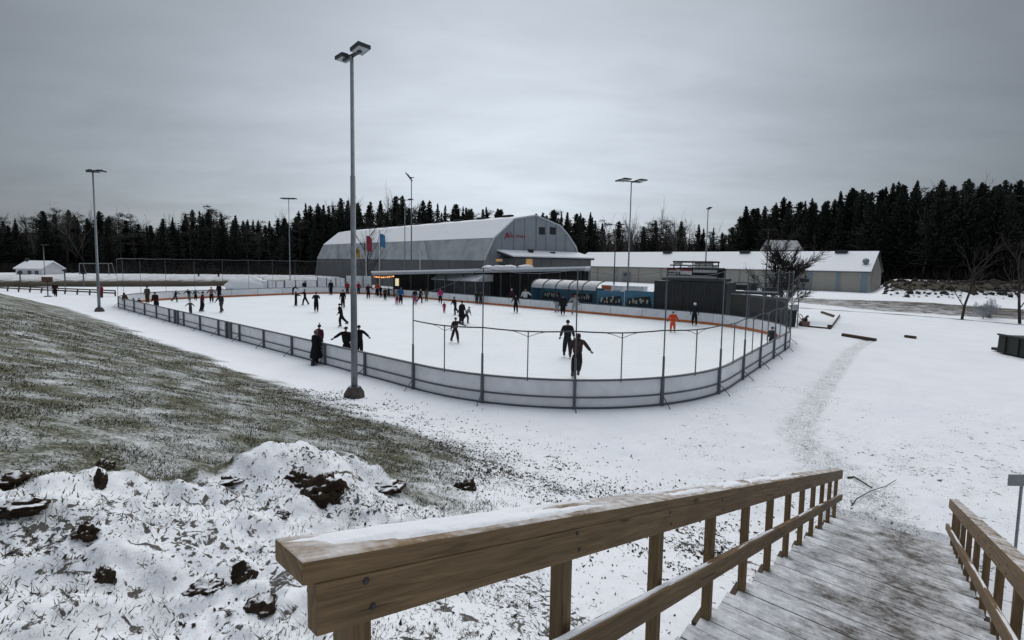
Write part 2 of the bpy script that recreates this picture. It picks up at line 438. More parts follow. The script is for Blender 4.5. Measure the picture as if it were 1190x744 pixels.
def make_ground():
    a1 = np.radians(np.linspace(-72, 72, 760)); a2 = np.radians(np.linspace(72, 288, 48))[1:-1]
    ang = np.concatenate([a1, a2]); na = len(ang)
    rad = np.concatenate([[.3], np.geomspace(.9, 140, 520), np.geomspace(140, 900, 50)[1:]]); nr = len(rad)
    A, Rr = np.meshgrid(ang, rad)
    X = (np.sin(A)*Rr).ravel(); Y = (np.cos(A)*Rr).ravel()
    Z = H(X, Y)
    vs = np.stack([X, Y, Z], 1)
    i = np.arange(nr-1)[:, None]*na; j = np.arange(na)[None, :]; j2 = (j+1) % na
    q = np.stack([i+j, i+na+j, i+na+j2, i+j2], -1).reshape(-1, 4)
    c0 = np.array([[0, 0, float(H(np.zeros(1), np.zeros(1))[0])]])
    vs = np.concatenate([vs, c0])
    me = bpy.data.meshes.new('ground')
    nt_ = na
    me.vertices.add(len(vs)); me.vertices.foreach_set('co', vs.ravel())
    tri = np.stack([np.full(na, len(vs)-1), np.arange(na), (np.arange(na)+1) % na], 1)
    loops = np.concatenate([q.ravel(), tri.ravel()])
    me.loops.add(len(loops)); me.loops.foreach_set('vertex_index', loops)
    st = np.concatenate([np.arange(len(q))*4, len(q)*4+np.arange(na)*3])
    me.polygons.add(len(st)); me.polygons.foreach_set('loop_start', st)
    me.update(calc_edges=True); me.validate()
    me.polygons.foreach_set('use_smooth', [True]*len(me.polygons))
    if me.polygons[0].normal.z < 0: me.flip_normals()
    g, t, b = masks(vs[:, 0], vs[:, 1])
    V_, u_, vf_ = slope_s(vs[:, 0], vs[:, 1]); x_, y_ = vs[:, 0], vs[:, 1]; r_ = np.hypot(x_, y_)
    d_, s_, h_ = polydist(x_, y_, RIDGE, RIDGEH)
    dirt = np.where(s_ <= 0, (1-sst(5.5, 8, r_))*(1-sst(1.5, 3.5, x_)), (1-sst(.1, .5, d_))*(r_ < 8))
    band = np.exp(-((V_-vf_+1.4)/1.8)**2)*sst(12, 0, u_)*(1-sst(16, 24, r_)); dirt = np.maximum(dirt, band*1.1)
    dirt = np.maximum(dirt, .45*(1-sst(9, 14, r_))*(V_ < vf_+2))
    dirt = np.maximum(dirt, .85*(1-sst(16, 36, r_))*sst(2.5, 6, x_)*(.3+fbm(x_*.4, y_*.4, 3, 95)))
    am = me.attributes.new('dirt', 'FLOAT', 'POINT'); am.data.foreach_set('value', np.clip(dirt, 0, 1.2))
    ca = me.color_attributes.new('cover', 'FLOAT_COLOR', 'POINT')
    ca.data.foreach_set('color', np.stack([g, t, b, np.ones_like(g)], 1).ravel())
    m = bpy.data.materials.new('snowy_ground'); nt, bs, out = nodes(m)
    tc = N(nt, 'ShaderNodeTexCoord').outputs['Object']
    at = N(nt, 'ShaderNodeAttribute'); at.attribute_name = 'cover'
    sp = N(nt, 'ShaderNodeSeparateColor'); nt.links.new(at.outputs['Color'], sp.inputs[0])
    gr, tr, br = sp.outputs
    n1 = noise(nt, 9, 5, tc, .65); n2 = noise(nt, 28, 4, tc, .65); n3 = noise(nt, 1.1, 4, tc)
    gc = mix(nt, ramp(nt, n1, .3, .7), (.032, .036, .015), (.098, .090, .045))
    gc = mix(nt, ramp(nt, n3, .35, .65), gc, (.046, .054, .022))
    dust = mth(nt, 'ADD', mth(nt, 'MULTIPLY', n1, .55), mth(nt, 'MULTIPLY', n2, .75))
    dust = mth(nt, 'ADD', dust, mth(nt, 'MULTIPLY', mth(nt, 'SUBTRACT', n3, .5), .95))
    thr = mth(nt, 'SUBTRACT', mth(nt, 'MULTIPLY', gr, 1.0), dust)
    gf = ramp(nt, thr, -.06, .42, 0, .97)
    sc = mix(nt, ramp(nt, noise(nt, .5, 4, tc), .3, .7), (.74, .765, .81), SNOWC)
    # litter and turf tips poking through thin snow
    spk = ramp(nt, mth(nt, 'ADD', n2, mth(nt, 'MULTIPLY', tr, .17)), .69, .76)
    sc = mix(nt, mth(nt, 'MULTIPLY', spk, mth(nt, 'ADD', mth(nt, 'MULTIPLY', tr, .6), .1)), sc, (.14, .12, .10))
    sc = mix(nt, mth(nt, 'MULTIPLY', tr, ramp(nt, noise(nt, 3.4, 5, tc, .65), .48, .66, 0, .34)), sc, (.26, .26, .27))
    da = N(nt, 'ShaderNodeAttribute'); da.attribute_name = 'dirt'; dfac = da.outputs['Fac']
    d1 = ramp(nt, mth(nt, 'ADD', noise(nt, 17, 3, tc, .6, .6), mth(nt, 'MULTIPLY', mth(nt, 'MULTIPLY', dfac, ramp(nt, n3, .38, .62, .1, 1.15)), .175)), .735, .765)
    d2 = ramp(nt, mth(nt, 'ADD', noise(nt, 48, 2, tc, .55, .4), mth(nt, 'MULTIPLY', mth(nt, 'MULTIPLY', dfac, ramp(nt, n3, .38, .62, .1, 1.1)), .115)), .735, .765)
    d3 = ramp(nt, mth(nt, 'ADD', noise(nt, 5.5, 5, tc, .7, .5), mth(nt, 'MULTIPLY', dfac, .13)), .715, .745)
    dd = mth(nt, 'MULTIPLY', mth(nt, 'MAXIMUM', mth(nt, 'MAXIMUM', d1, d2), d3), ramp(nt, dfac, .05, .3))
    sc = mix(nt, mth(nt, 'MULTIPLY', dd, .92), sc, mix(nt, ramp(nt, n1, .35, .65), (.014, .011, .008), (.055, .044, .030)))
    c = mix(nt, gf, sc, gc)
    bn = ramp(nt, mth(nt, 'SUBTRACT', mth(nt, 'MULTIPLY', br, 1.25), mth(nt, 'ADD', mth(nt, 'MULTIPLY', noise(nt, .5, 6, tc, .75), .75), mth(nt, 'MULTIPLY', noise(nt, 5, 5, tc, .7), .25))), .02, .26)
    c = mix(nt, bn, c, mix(nt, ramp(nt, n1, .3, .7), (.035, .031, .023), (.085, .074, .055)))
    nt.links.new(c, bs.inputs['Base Color']); bs.inputs['Roughness'].default_value = .85; bs.inputs['Specular IOR Level'].default_value = .15
    bump(nt, bs, mth(nt, 'ADD', n1, mth(nt, 'MULTIPLY', n2, .6)), .4, .03)
    me.materials.append(m)
    o = bpy.data.objects.new('ground', me); COL.objects.link(o); tag(o, kind='structure')
    return o
make_ground()

def scatter_mesh(name, V, Fc, mats, mi=None):
    me = bpy.data.meshes.new(name); me.from_pydata(V.tolist(), [], Fc.tolist())
    for k in mats: me.materials.append(k)
    if mi is not None: me.polygons.foreach_set('material_index', mi)
    me.update(); o = bpy.data.objects.new(name, me); COL.objects.link(o); return o
def make_grass():
    n = 700000
    az = np.radians(RNG.uniform(-66, 30, n)); r = 2.2+36*RNG.random(n)**1.7
    x = np.sin(az)*r; y = np.cos(az)*r
    g, t, b = masks(x, y)
    V, u, vf = slope_s(x, y)
    clump = fbm(x*3, y*3, 3, 71)
    k = (RNG.random(n) < g*np.clip((clump-.40)*3.6, 0.03, 1)) & (rinkd(x, y) > 4)
    x, y, r = x[k], y[k], r[k]; n = len(x)
    z = H(x, y)
    h = RNG.uniform(.018, .052, n)*(1+r*.01); w = RNG.uniform(.0025, .005, n)*(1+r*.13)
    a = RNG.uniform(0, 2*PI, n); ln = RNG.uniform(.3, 1.3, n)*h; la = RNG.uniform(0, 2*PI, n)
    p = np.stack([x, y, z-.01], 1); d = np.stack([np.cos(a)*w, np.sin(a)*w, 0*w], 1)
    tip = p+np.stack([np.cos(la)*ln, np.sin(la)*ln, h], 1)
    Vv = np.stack([p-d, p+d, tip], 1).reshape(-1, 3)
    Fc = np.arange(3*n).reshape(-1, 3)
    mi = RNG.choice([0, 1, 2], n, p=[.50, .31, .19])
    o = scatter_mesh('grass', Vv, Fc, [mat('grass_olive', (.055, .058, .026), .9, .3), mat('grass_straw', (.13, .115, .065), .9, .3), mat('grass_frosted', (.60, .62, .62), .9, .2)], mi)
    tag(o, 'short olive and straw grass dusted with snow on the slope', 'grass', kind='stuff')
def make_litter():
    parts = []
    def zone(n, f):
        az = np.radians(RNG.uniform(-64, 50, n)); r = 1.5+20*RNG.random(n)**1.4
        x = np.sin(az)*r; y = np.cos(az)*r
        p = f(x, y, r); k = RNG.random(n) < p
        parts.append((x[k], y[k], r[k]))
    def foot(x, y, r):
        V, u, vf = slope_s(x, y); cl = fbm(x*1.7, y*1.7, 3, 81)
        return np.exp(-((V-vf+1.5)/1.9)**2)*np.clip((cl-.33)*3, 0, 1)*sst(10, -10, u)*(r < 19)*(u > -34)
    def moundp(x, y, r):
        d, s, hh = polydist(x, y, RIDGE, RIDGEH); cl = fbm(x*2.2, y*2.2, 3, 82)
        return (s <= 0)*(r < 7.5)*np.clip((cl-.50)*4, 0.02, .8)*(x < 3)
    def mid(x, y, r):
        l = (x-SA[0])*SN[0]+(y-SA[1])*SN[1]
        cl = fbm(x*1.5, y*1.5, 3, 83)
        return ((l < -.2)*(x > -1.2)*.06 + (l > 1.9)*.03)*np.clip((cl-.3)*3, 0, 1)*(r < 14)
    zone(230000, foot); zone(64000, moundp); zone(60000, mid)
    x = np.concatenate([p[0] for p in parts]); y = np.concatenate([p[1] for p in parts]); r = np.concatenate([p[2] for p in parts])
    l_ = (x-SA[0])*SN[0]+(y-SA[1])*SN[1]; k = (l_ < -.15) | (l_ > 1.9); x, y, r = x[k], y[k], r[k]
    n = len(x); z = H(x, y)+.008
    s = RNG.uniform(.005, .022, n)*RNG.uniform(.5, 1.4, n)*(1+np.maximum(r-3, 0)*.08); a = RNG.uniform(0, 2*PI, n)
    e1 = np.stack([np.cos(a), np.sin(a), RNG.uniform(-.6, .6, n)], 1)*s[:, None]
    e2 = np.stack([-np.sin(a), np.cos(a), RNG.uniform(-.7, .7, n)], 1)*(s*RNG.uniform(.35, .8, n))[:, None]
    p = np.stack([x, y, z], 1)
    Vv = np.stack([p-e1, p-e2*.8, p+e1*.9+np.array([0, 0, .008]), p+e2], 1).reshape(-1, 3); Fc = np.arange(4*n).reshape(-1, 4)
    mi = RNG.integers(0, 5, n); mi = np.where((mi > 2) | ((mi == 2) & (RNG.random(n) < .6)), 0, mi)
    mi = np.where(RNG.random(n) < .012, 3, mi)
    o = scatter_mesh('leaf_litter', Vv, Fc, [mat('litter_dark', (.022, .018, .014), .95, .4), mat('litter_brown', (.05, .036, .024), .95, .4), mat('litter_grey', (.075, .068, .056), .95, .4), mat('litter_rust', (.16, .05, .022), .9, .3)], mi)
    tag(o, 'dark fallen leaves and soil crumbs scattered over thin snow', 'leaf litter', kind='stuff')
def make_tufts():
    # dry grass tufts and twigs poking through the mound
    V = []; mi = []
    n = 0
    for _ in range(380):
        az = R(random.uniform(-56, 5)); r = random.uniform(2.0, 6.4); x = math.sin(az)*r; y = math.cos(az)*r
        d, s, hh = polydist(np.array([x]), np.array([y]), RIDGE, RIDGEH)
        if s[0] > 0 and d[0] > .3: continue
        if fbm(np.array([x*1.3]), np.array([y*1.3]), 3, 90)[0] < .5: continue
        l = (x-SA[0])*SN[0]+(y-SA[1])*SN[1]
        if l > -.3: continue
        z = float(H(np.array([x]), np.array([y]))[0])
        k = random.choice((0, 0, 1)); 
        for b in range(random.randint(8, 22)):
            a = random.uniform(0, 2*PI); le = random.uniform(.03, .11); w = random.uniform(.0012, .003)
            bx, by = x+random.gauss(0, .04), y+random.gauss(0, .04); t = random.uniform(.3, 1.1)*le
            V += [(bx-w, by, z-.01), (bx+w, by+w, z-.01), (bx+math.cos(a)*t, by+math.sin(a)*t, z+le*random.uniform(.25, .9))]; mi.append(k)
    V = np.array(V); o = scatter_mesh('dry_grass', V, np.arange(len(V)).reshape(-1, 3), [mat('dry_grass', (.07, .062, .03), .9, .3), mat('dead_stalk', (.035, .026, .018), .9, .3)], mi)
    tag(o, 'dry grass tufts poking through the snow of the mound', 'dry grass', kind='stuff')
make_grass(); make_litter(); make_tufts()

# clods on the mound
def clod(px, py, wpx, hpx, label, seed, name='soil_clod', cat='soil clod'):
    # where the ray meets the terrain
    r = ray(px, py); ts = np.arange(1.2, 20, .02); q = np.array([0, 0, EYE])+r[None, :]*ts[:, None]
    t = float(ts[np.argmax(q[:, 2] < H(q[:, 0], q[:, 1]))]); p = np.array([0, 0, EYE])+r*t
    k = t/F; w, h = wpx*k/2, hpx*k/2
    b = MB(); b.lump((0, 0, 0), (1, 1, 1), seed, .16, 0, 4)
    V = np.array(b.v); nz = lambda k, o: np.array([fbm(V[:, 0]*k+o+V[:, 2]*1.7*k, V[:, 1]*k-o+V[:, 2]*1.3*k, 3, seed)])[0]
    V = V*(1+(nz(1.6, 3)-.5)*.9+(nz(5, 7)-.5)*.5)[:, None]; a_ = seed*1.3
    V = np.stack([V[:, 0]*math.cos(a_)-V[:, 1]*math.sin(a_), V[:, 0]*math.sin(a_)+V[:, 1]*math.cos(a_), V[:, 2]], 1)
    b.v = [tuple(q) for q in V*np.array([w, w*.8, h*1.05])+p+np.array([0, 0, h*.10])]
    o = b.build(name, CLOD, None, True, p); tag(o, label, cat, 'dark soil clods on the snowy mound')
clod(375, 577, 54, 44, 'largest black root clump on the snowy mound above the handrail', 1)
clod(345, 560, 26, 20, 'dark lump touching the left of the largest root clump', 11)
clod(541, 568, 22, 16, 'triangular dark clod at the right end of the mound', 2)
clod(117, 566, 12, 30, 'upright dark clod standing on the left crest of the mound', 3)
clod(122, 544, 15, 14, 'small dark clod perched above the upright clod', 13)
clod(12, 560, 34, 15, 'flat black clod at the left picture edge on the crest', 4)
clod(25, 590, 44, 15, 'long low dark clod left of the upright clod, lower down the mound', 5)
clod(100, 622, 24, 22, 'brown black clod halfway down the mound at left', 6)
clod(282, 671, 26, 27, 'round dark clod just left of the handrail end', 7)
clod(301, 707, 36, 21, 'blocky dark clod below the round clod beside the handrail', 8)
clod(121, 674, 20, 22, 'rusty dark clod low on the mound, far left foreground', 9)
clod(236, 684, 40, 12, 'flat dark clod lying between the round clod and the rusty clod', 10)
clod(97, 650, 14, 10, 'tiny brown clod between two larger clods at left', 12)
clod(327, 600, 15, 9, 'small brown clod below the largest root clump', 14)
clod(452, 566, 40, 9, 'flat dark crust of soil in the middle of the mound', 15)
clod(262, 560, 30, 9, 'thin dark soil crust left of the largest root clump', 16)
def twig(pts, rad, label, mate):
    P = [atz(x, y, -.08) for x, y in pts]
    P = [np.array([p[0], p[1], float(H(p[:1], p[1:2])[0])+.02+.05*math.sin(i*2.1)**2]) for i, p in enumerate(P)]
    b = MB(); b.tube(P, [rad*(1-.6*i/len(P)) for i in range(len(P))], 5)
    tag(b.build('fallen_branch', mate, None, True, P[0]), label, 'branch')
twig([(977, 583), (996, 575), (1012, 566), (1030, 558), (1042, 553)], .013, 'long thin branch lying on the snow beyond the left handrail end', BARK)
twig([(986, 546), (993, 550), (1000, 555), (1014, 561)], .028, 'short mossy branch lying just right of the handrail end', mat('mossy_bark', (.05, .055, .03), .9, .3))

# ------------------------------------------------------------------ wooden stairs and railings
def SP(s, l, z): return np.array([SA[0], SA[1], 0])+SE*s+SN*l+ZUP*z
def build_stairs():
    t = thing('wooden_stairs', SP(5.6, .85, 0), 'broad wooden plank stairs with trodden snow running down to the rink', 'stairs', rz=0)
    tread = .47
    for i in range(-5, 24):
        s0 = i*tread-.30
        z = stairz(s0+tread/2) if i >= 0 else stairz(-.30+tread/2)+.10
        b = MB(); cnt = 0
        for j in range(3):
            s = s0+.078+j*.157
            dz = random.uniform(-.003, .003)
            a, c = SP(s, -.03+random.uniform(-.012, .012), z-.02+dz), SP(s, 1.72+random.uniform(-.012, .012), z-.02+dz)
            b.beam(a, c, .149, .04)
        o = b.build('step', STEPW, t)
        # wear: how trodden the step is at each vertex needs more points across
        me = o.data; bm = bmesh.new(); bm.from_mesh(me)
        es = [e for e in bm.edges if e.calc_length() > 1.2]
        bmesh.ops.subdivide_edges(bm, edges=es, cuts=14, use_grid_fill=True)
        bm.to_mesh(me); bm.free()
        at = me.attributes.new('wear', 'FLOAT', 'POINT')
        vals = []
        for v in me.vertices:
            w = np.array(v.co)+np.array(t.location)
            l = (w[0]-SA[0])*SN[0]+(w[1]-SA[1])*SN[1]; s = (w[0]-SA[0])*SE[0]+(w[1]-SA[1])*SE[1]
            k = .09+.19*math.exp(-((l-1.05)/.62)**2)
            k *= .55+.45*min(1, max(0, (s-1)/3))
            vals.append(k-.02)
        at.data.foreach_set('value', vals)
    b = MB()
    for l in (.02, .85, 1.66):
        b.beam(SP(-.3, l, stairz(-.3)-.19), SP(11.5, l, stairz(11.5)-.19), .045, .22, (0, 0, 1))
    b.build('stringer', WOODDARK, t)
build_stairs()
def snow_cap(P0, P1, n, half0, half1, parent, bare, seed):
    P0 = np.asarray(P0); P1 = np.asarray(P1); L = np.linalg.norm(P1-P0); m = int(L/.022); k = 15
    b = MB(); vs = []
    tt = np.linspace(0, 1, m+1); qq = np.linspace(0, 1, k)
    T, Q = np.meshgrid(tt, qq, indexing='ij')
    nz = fbm(T*L*7+seed, Q*1.6+seed, 5, 100+seed); fz = fbm(T*L*26+seed, Q*5+seed, 3, 140+seed); big = fbm(T*L*1.6, Q*2.3, 3, 120+seed)
    hgt = .001+.011*np.minimum(1, np.sin(PI*np.clip(Q*.98+.01, 0, 1))*1.6)*(.55+.9*(nz-.3))
    br = np.zeros_like(T)
    for (c, w, q0, am) in bare:
        br = np.maximum(br, am*np.exp(-((T*L-c)/w)**2)*np.clip(1-np.abs(Q-q0)*1.35, 0, 1))
    edge = np.maximum(0, .16-np.minimum(Q, 1-Q))/.16
    hgt = hgt-br*.05*(.4+1.3*nz)-edge*.016*(.3+1.5*nz)-np.maximum(0, big-.54)*.16
    hgt = hgt+(fz-.5)*.009
    hgt = np.maximum(hgt, -.006)
    fr = (half0+(half1-half0)*Q)
    for i in range(m+1):
        for j in range(k):
            p = P0+(P1-P0)*T[i, j]+n*fr[i, j]+ZUP*hgt[i, j]; vs.append(p)
    fs = [(i*k+j, (i+1)*k+j, (i+1)*k+j+1, i*k+j+1) for i in range(m) for j in range(k-1)]
    b.add(vs, fs); return b.build('snow_cap', SNOW, parent, True)
def railing(A, d, k0, k1, nposts, side, label, bare, seed, postk):
    # side = +1: the boards face +SN; -1: they face -SN
    n = SN*side
    P = lambda k, off, z: np.array(A)+np.array(d)*k+n*off+ZUP*z
    t = thing('wooden_railing', P((k0+k1)/2, 0, 0), label, 'railing')
    hh = 1.005
    for k in postk:
        b = MB(); dz = random.uniform(-.01, .01)
        e = SE; 
        b.beam(P(k, -.014, -.14), P(k, -.014, hh-.06), .036, .058, n)
        b.beam(P(k, -.016, -.13)+e*.0385, P(k, -.016, hh-.06)+e*.0385, .036, .055, n)
        b.build('post', WOOD, t)
        for zz in (.075, .150):
            q = MB(); c = P(k, .060, hh-zz)+e*(.012 if zz < .1 else .03); q.tube([c, c+n*.004], .008, 8); q.build('bolt', DARKMETAL, t)
        if k > .5:
            q = MB(); q.beam(P(k, -.012, -.005)-e*.07, P(k, -.012, -.005)+e*.12, .15, .03, (0, 0, 1)); q.build('foot_block', WOODDARK, t)
    b = MB(); b.beam(P(k0, -.012, hh-.028), P(k1, -.012, hh-.028), .140, .054, plumb=True); o = b.build('handrail', WOODFROST, t); bev(o, .006)
    b = MB(); b.beam(P(k0+.03, .038, hh-.117), P(k1, .038, hh-.117), .044, .118, plumb=True); o = b.build('side_board', WOOD, t); bev(o, .004)
    b = MB(); b.beam(P(k0+.8, .060, .455), P(k1-.02, .060, .455), .045, .115, plumb=True); o = b.build('middle_rail', WOOD, t); bev(o, .004)
    snow_cap(P(k0+.01, -.012, hh), P(k1-.02, -.012, hh), n, -.076, .052, t, bare, seed)
    snow_cap(P(k0+.85, .060, .515), P(k1-.05, .060, .515), n, -.018, .016, t, [(2.4, .3, .5, 1), (5, .5, .5, .8), (8.2, .4, .5, 1)], seed+3)
    return t
def bev(o, w):
    m = o.modifiers.new('bevel', 'BEVEL'); m.width = w; m.segments = 2; m.limit_method = 'ANGLE'
railing(SA, SD, -.15, 11.3, 12, 1, 'long near wooden handrail with snow on its cap, left of the stairs', [(.02, .10, .8, .45), (1.72, .22, .45, 1.2), (1.95, .25, .9, 1.2), (4.05, .12, .2, 1), (7.2, .5, .5, 1.1), (8.3, .3, .6, 1.2), (9.3, .5, .4, 1.2), (10.6, .6, .5, .9)], 3, range(0, 12))
ER = np.array([8.17, 8.50, -.30])
railing(ER-SD*9.0, SD, -.5, 9.32, 9, -1, 'right-hand wooden handrail of the stairs, cut by the picture edge', [(8.0, 1.6, .5, 1.0), (5, .7, .5, 1.2), (3, 1, .4, 1.2)], 8, [9-.0, 8, 7, 6, 5, 4, 3, 2, 1, 0])
# information sign beside the stairs
sg = thing('sign_post', (0, 0, 0), 'small grey sign on a thin post at the right picture edge', 'sign')
p0 = atd(1172.5, 551.5, 8.3); p1 = atd(1172.5, 564.5, 8.3)
sg.location = (p0[0]+.30, p0[1], float(H(p0[:1]+.3, p0[1:2])[0]))
b = MB(); b.box((p0[0]+.30, 8.3, (p0[2]+p1[2])/2), (.60, .02, p0[2]-p1[2])); b.build('sign_panel', mat('sign_grey', (.20, .21, .22), .6, .1), sg)
b = MB(); b.tube([(p0[0]+.27, 8.325, sg.location.z-.1), (p0[0]+.27, 8.325, p0[2]-.02)], .022, 8); b.build('post', GALV, sg)

# ------------------------------------------------------------------ the rink
def outline(off=0.0, step=.25, z=0.0):
    L, W, r = RL/2+off, RW/2+off, RR+off
    sx, sy = L-r, W-r
    pts = []
    def arc(cx, cy, a0):
        m = max(4, int(r*PI/2/step))
        for k in range(m+1):
            t = R(a0)+PI/2*k/m; pts.append((cx+r*math.cos(t), cy+r*math.sin(t)))
    arc(sx, sy, 0); arc(-sx, sy, 90); arc(-sx, -sy, 180); arc(sx, -sy, 270)
    out = []
    for (a, b_) in zip(pts, pts[1:]+pts[:1]):
        d = math.hypot(b_[0]-a[0], b_[1]-a[1]); m = max(1, int(d/step))
        for k in range(m): out.append((a[0]+(b_[0]-a[0])*k/m, a[1]+(b_[1]-a[1])*k/m))
    return [rk(u, v, z) for u, v in out]
def make_ice():
    m = bpy.data.materials.new('rink_ice'); nt, bs, out = nodes(m)
    tc = N(nt, 'ShaderNodeTexCoord').outputs['Object']
    n1 = noise(nt, .35, 5, tc); n2 = noise(nt, 7, 6, tc, .7, 1.5)
    c = mix(nt, ramp(nt, n1, .3, .7), (.74, .79, .82), (.80, .83, .86)); c = mix(nt, ramp(nt, n2, .5, .7, 0, .35), c, (.86, .88, .90))
    nt.links.new(c, bs.inputs['Base Color']); nt.links.new(ramp(nt, n2, .3, .7, .45, .75), bs.inputs['Roughness'])
    bs.inputs['Specular IOR Level'].default_value = .3
    bump(nt, bs, n2, .15, .01)
    mpi = N(nt, 'ShaderNodeMapping'); mpi.inputs['Rotation'].default_value = (0, 0, RA); mpi.inputs['Scale'].default_value = (.12, 1.6, 1); nt.links.new(tc, mpi.inputs[0])
    sk = ramp(nt, noise(nt, 1.5, 5, mpi.outputs[0], .6, 1.2), .47, .53); sk = mth(nt, 'MULTIPLY', mth(nt, 'SUBTRACT', 1.0, mth(nt, 'ABSOLUTE', mth(nt, 'SUBTRACT', mth(nt, 'MULTIPLY', sk, 2.0), 1.0))), .30)
    c = mix(nt, sk, c, (.60, .66, .70)); nt.links.new(c, bs.inputs['Base Color'])
    P = outline(-.03, .5, 0.0); b = MB(); b.add(P, [tuple(range(len(P)))]); tag(b.build('ice', m), kind='structure')
make_ice()
# arc-length walk round the boards
OUT = np.array(outline(0, .05)); SEG = np.linalg.norm(np.roll(OUT, -1, 0)-OUT, axis=1); CUM = np.concatenate([[0], np.cumsum(SEG)]); PER = CUM[-1]
def walk(s, off=0.0, z=0.0):
    s = s % PER; i = min(int(np.searchsorted(CUM, s, 'right'))-1, len(OUT)-1)
    a, b_ = OUT[i], OUT[(i+1) % len(OUT)]; t = (s-CUM[i])/max(SEG[i], 1e-9)
    d = (b_-a)/max(SEG[i], 1e-9); n = np.array([d[1], -d[0], 0])
    c = a+(b_-a)*t
    if np.dot(n, c-RC) < 0: n = -n
    return c+n*off+ZUP*z, d, n
def s_of(P):
    d = np.linalg.norm((OUT-np.asarray(P))[:, :2], axis=1); return CUM[int(np.argmin(d))]
NP = 52; STEP = PER/NP
S0 = s_of(rk(-8.5, -15)); BH = .98
POSTS = [(S0+i*STEP) % PER for i in range(NP)]
def strip(mb, s0, s1, offa, offb, z0, z1, step=.5):
    n = max(1, int(round(abs(s1-s0)/step)))
    for k in range(n):
        a, b_ = s0+(s1-s0)*k/n, s0+(s1-s0)*(k+1)/n
        vs = [walk(q, o, z)[0] for q in (a, b_) for o in (offa, offb) for z in (z0, z1)]
        fs = [(0, 1, 5, 4), (2, 6, 7, 3), (1, 3, 7, 5), (0, 4, 6, 2)]
        if k == 0: fs.append((0, 2, 3, 1))
        if k == n-1: fs.append((4, 5, 7, 6))
        mb.add(vs, fs)
def make_boards():
    t = thing('rink_boards', RC, 'white rink boards on grey steel posts with an orange kick strip, round the whole ice', 'rink boards')
    for i, s in enumerate(POSTS):
        b = MB(); strip(b, s+.02, s+STEP-.02, 0, .03, -.12, BH-.03); b.build('board_panel', WHITEB, t)
        c, d, n = walk(s)
        b = MB(); b.frame(c, d, n, ZUP, (-.045, .045), (.032, .13), (-.12, BH+.005)); b.build('post', DGALV, t)
        b = MB()
        b.tube([c+n*.13+ZUP*.34, c+n*.50+ZUP*.02, c+n*.52-ZUP*.1], .018, 5)
        b.build('brace', DGALV, t)
    b = MB(); strip(b, 0, PER, -.02, .075, BH-.03, BH+.03); b.build('top_rail', DGALV, t)
    b = MB(); strip(b, 0, PER, .034, .075, .36, .41); b.build('middle_rail', DGALV, t)
    b = MB(); strip(b, 0, PER, .034, .075, .0, .05); b.build('bottom_rail', DGALV, t)
    b = MB(); strip(b, 0, PER, -.014, -.002, .0, .21); b.build('kick_strip', ORANGE, t)
    for px, py, w in ((209.5, 376, .95), (271, 392.5, .95)):
        s = s_of(atz(px, py)); b = MB()
        for q in (-.32, .32):
            c, d, n = walk(s+q); b.frame(c, d, n, ZUP, (-.09, .09), (.034, .14), (-.05, BH+.04))
        c, d, n = walk(s); b.frame(c, d, n, ZUP, (-.3, .3), (.036, .06), (.05, BH-.05))
        b.build('gate', DGALV, t)
make_boards()
def net_sheet(mb, s0, s1, z0, z1, off, step=.8, sag=0.0):
    n = max(1, int(round((s1-s0)/step)))
    for k in range(n):
        a, b_ = s0+(s1-s0)*k/n, s0+(s1-s0)*(k+1)/n
        vs = [walk(a, off, z0)[0], walk(b_, off, z0)[0], walk(b_, off, z1)[0], walk(a, off, z1)[0]]
        mb.add(vs, [(0, 1, 2, 3)], 0, [[(a-s0, z0), (b_-s0, z0), (b_-s0, z1), (a-s0, z1)]])
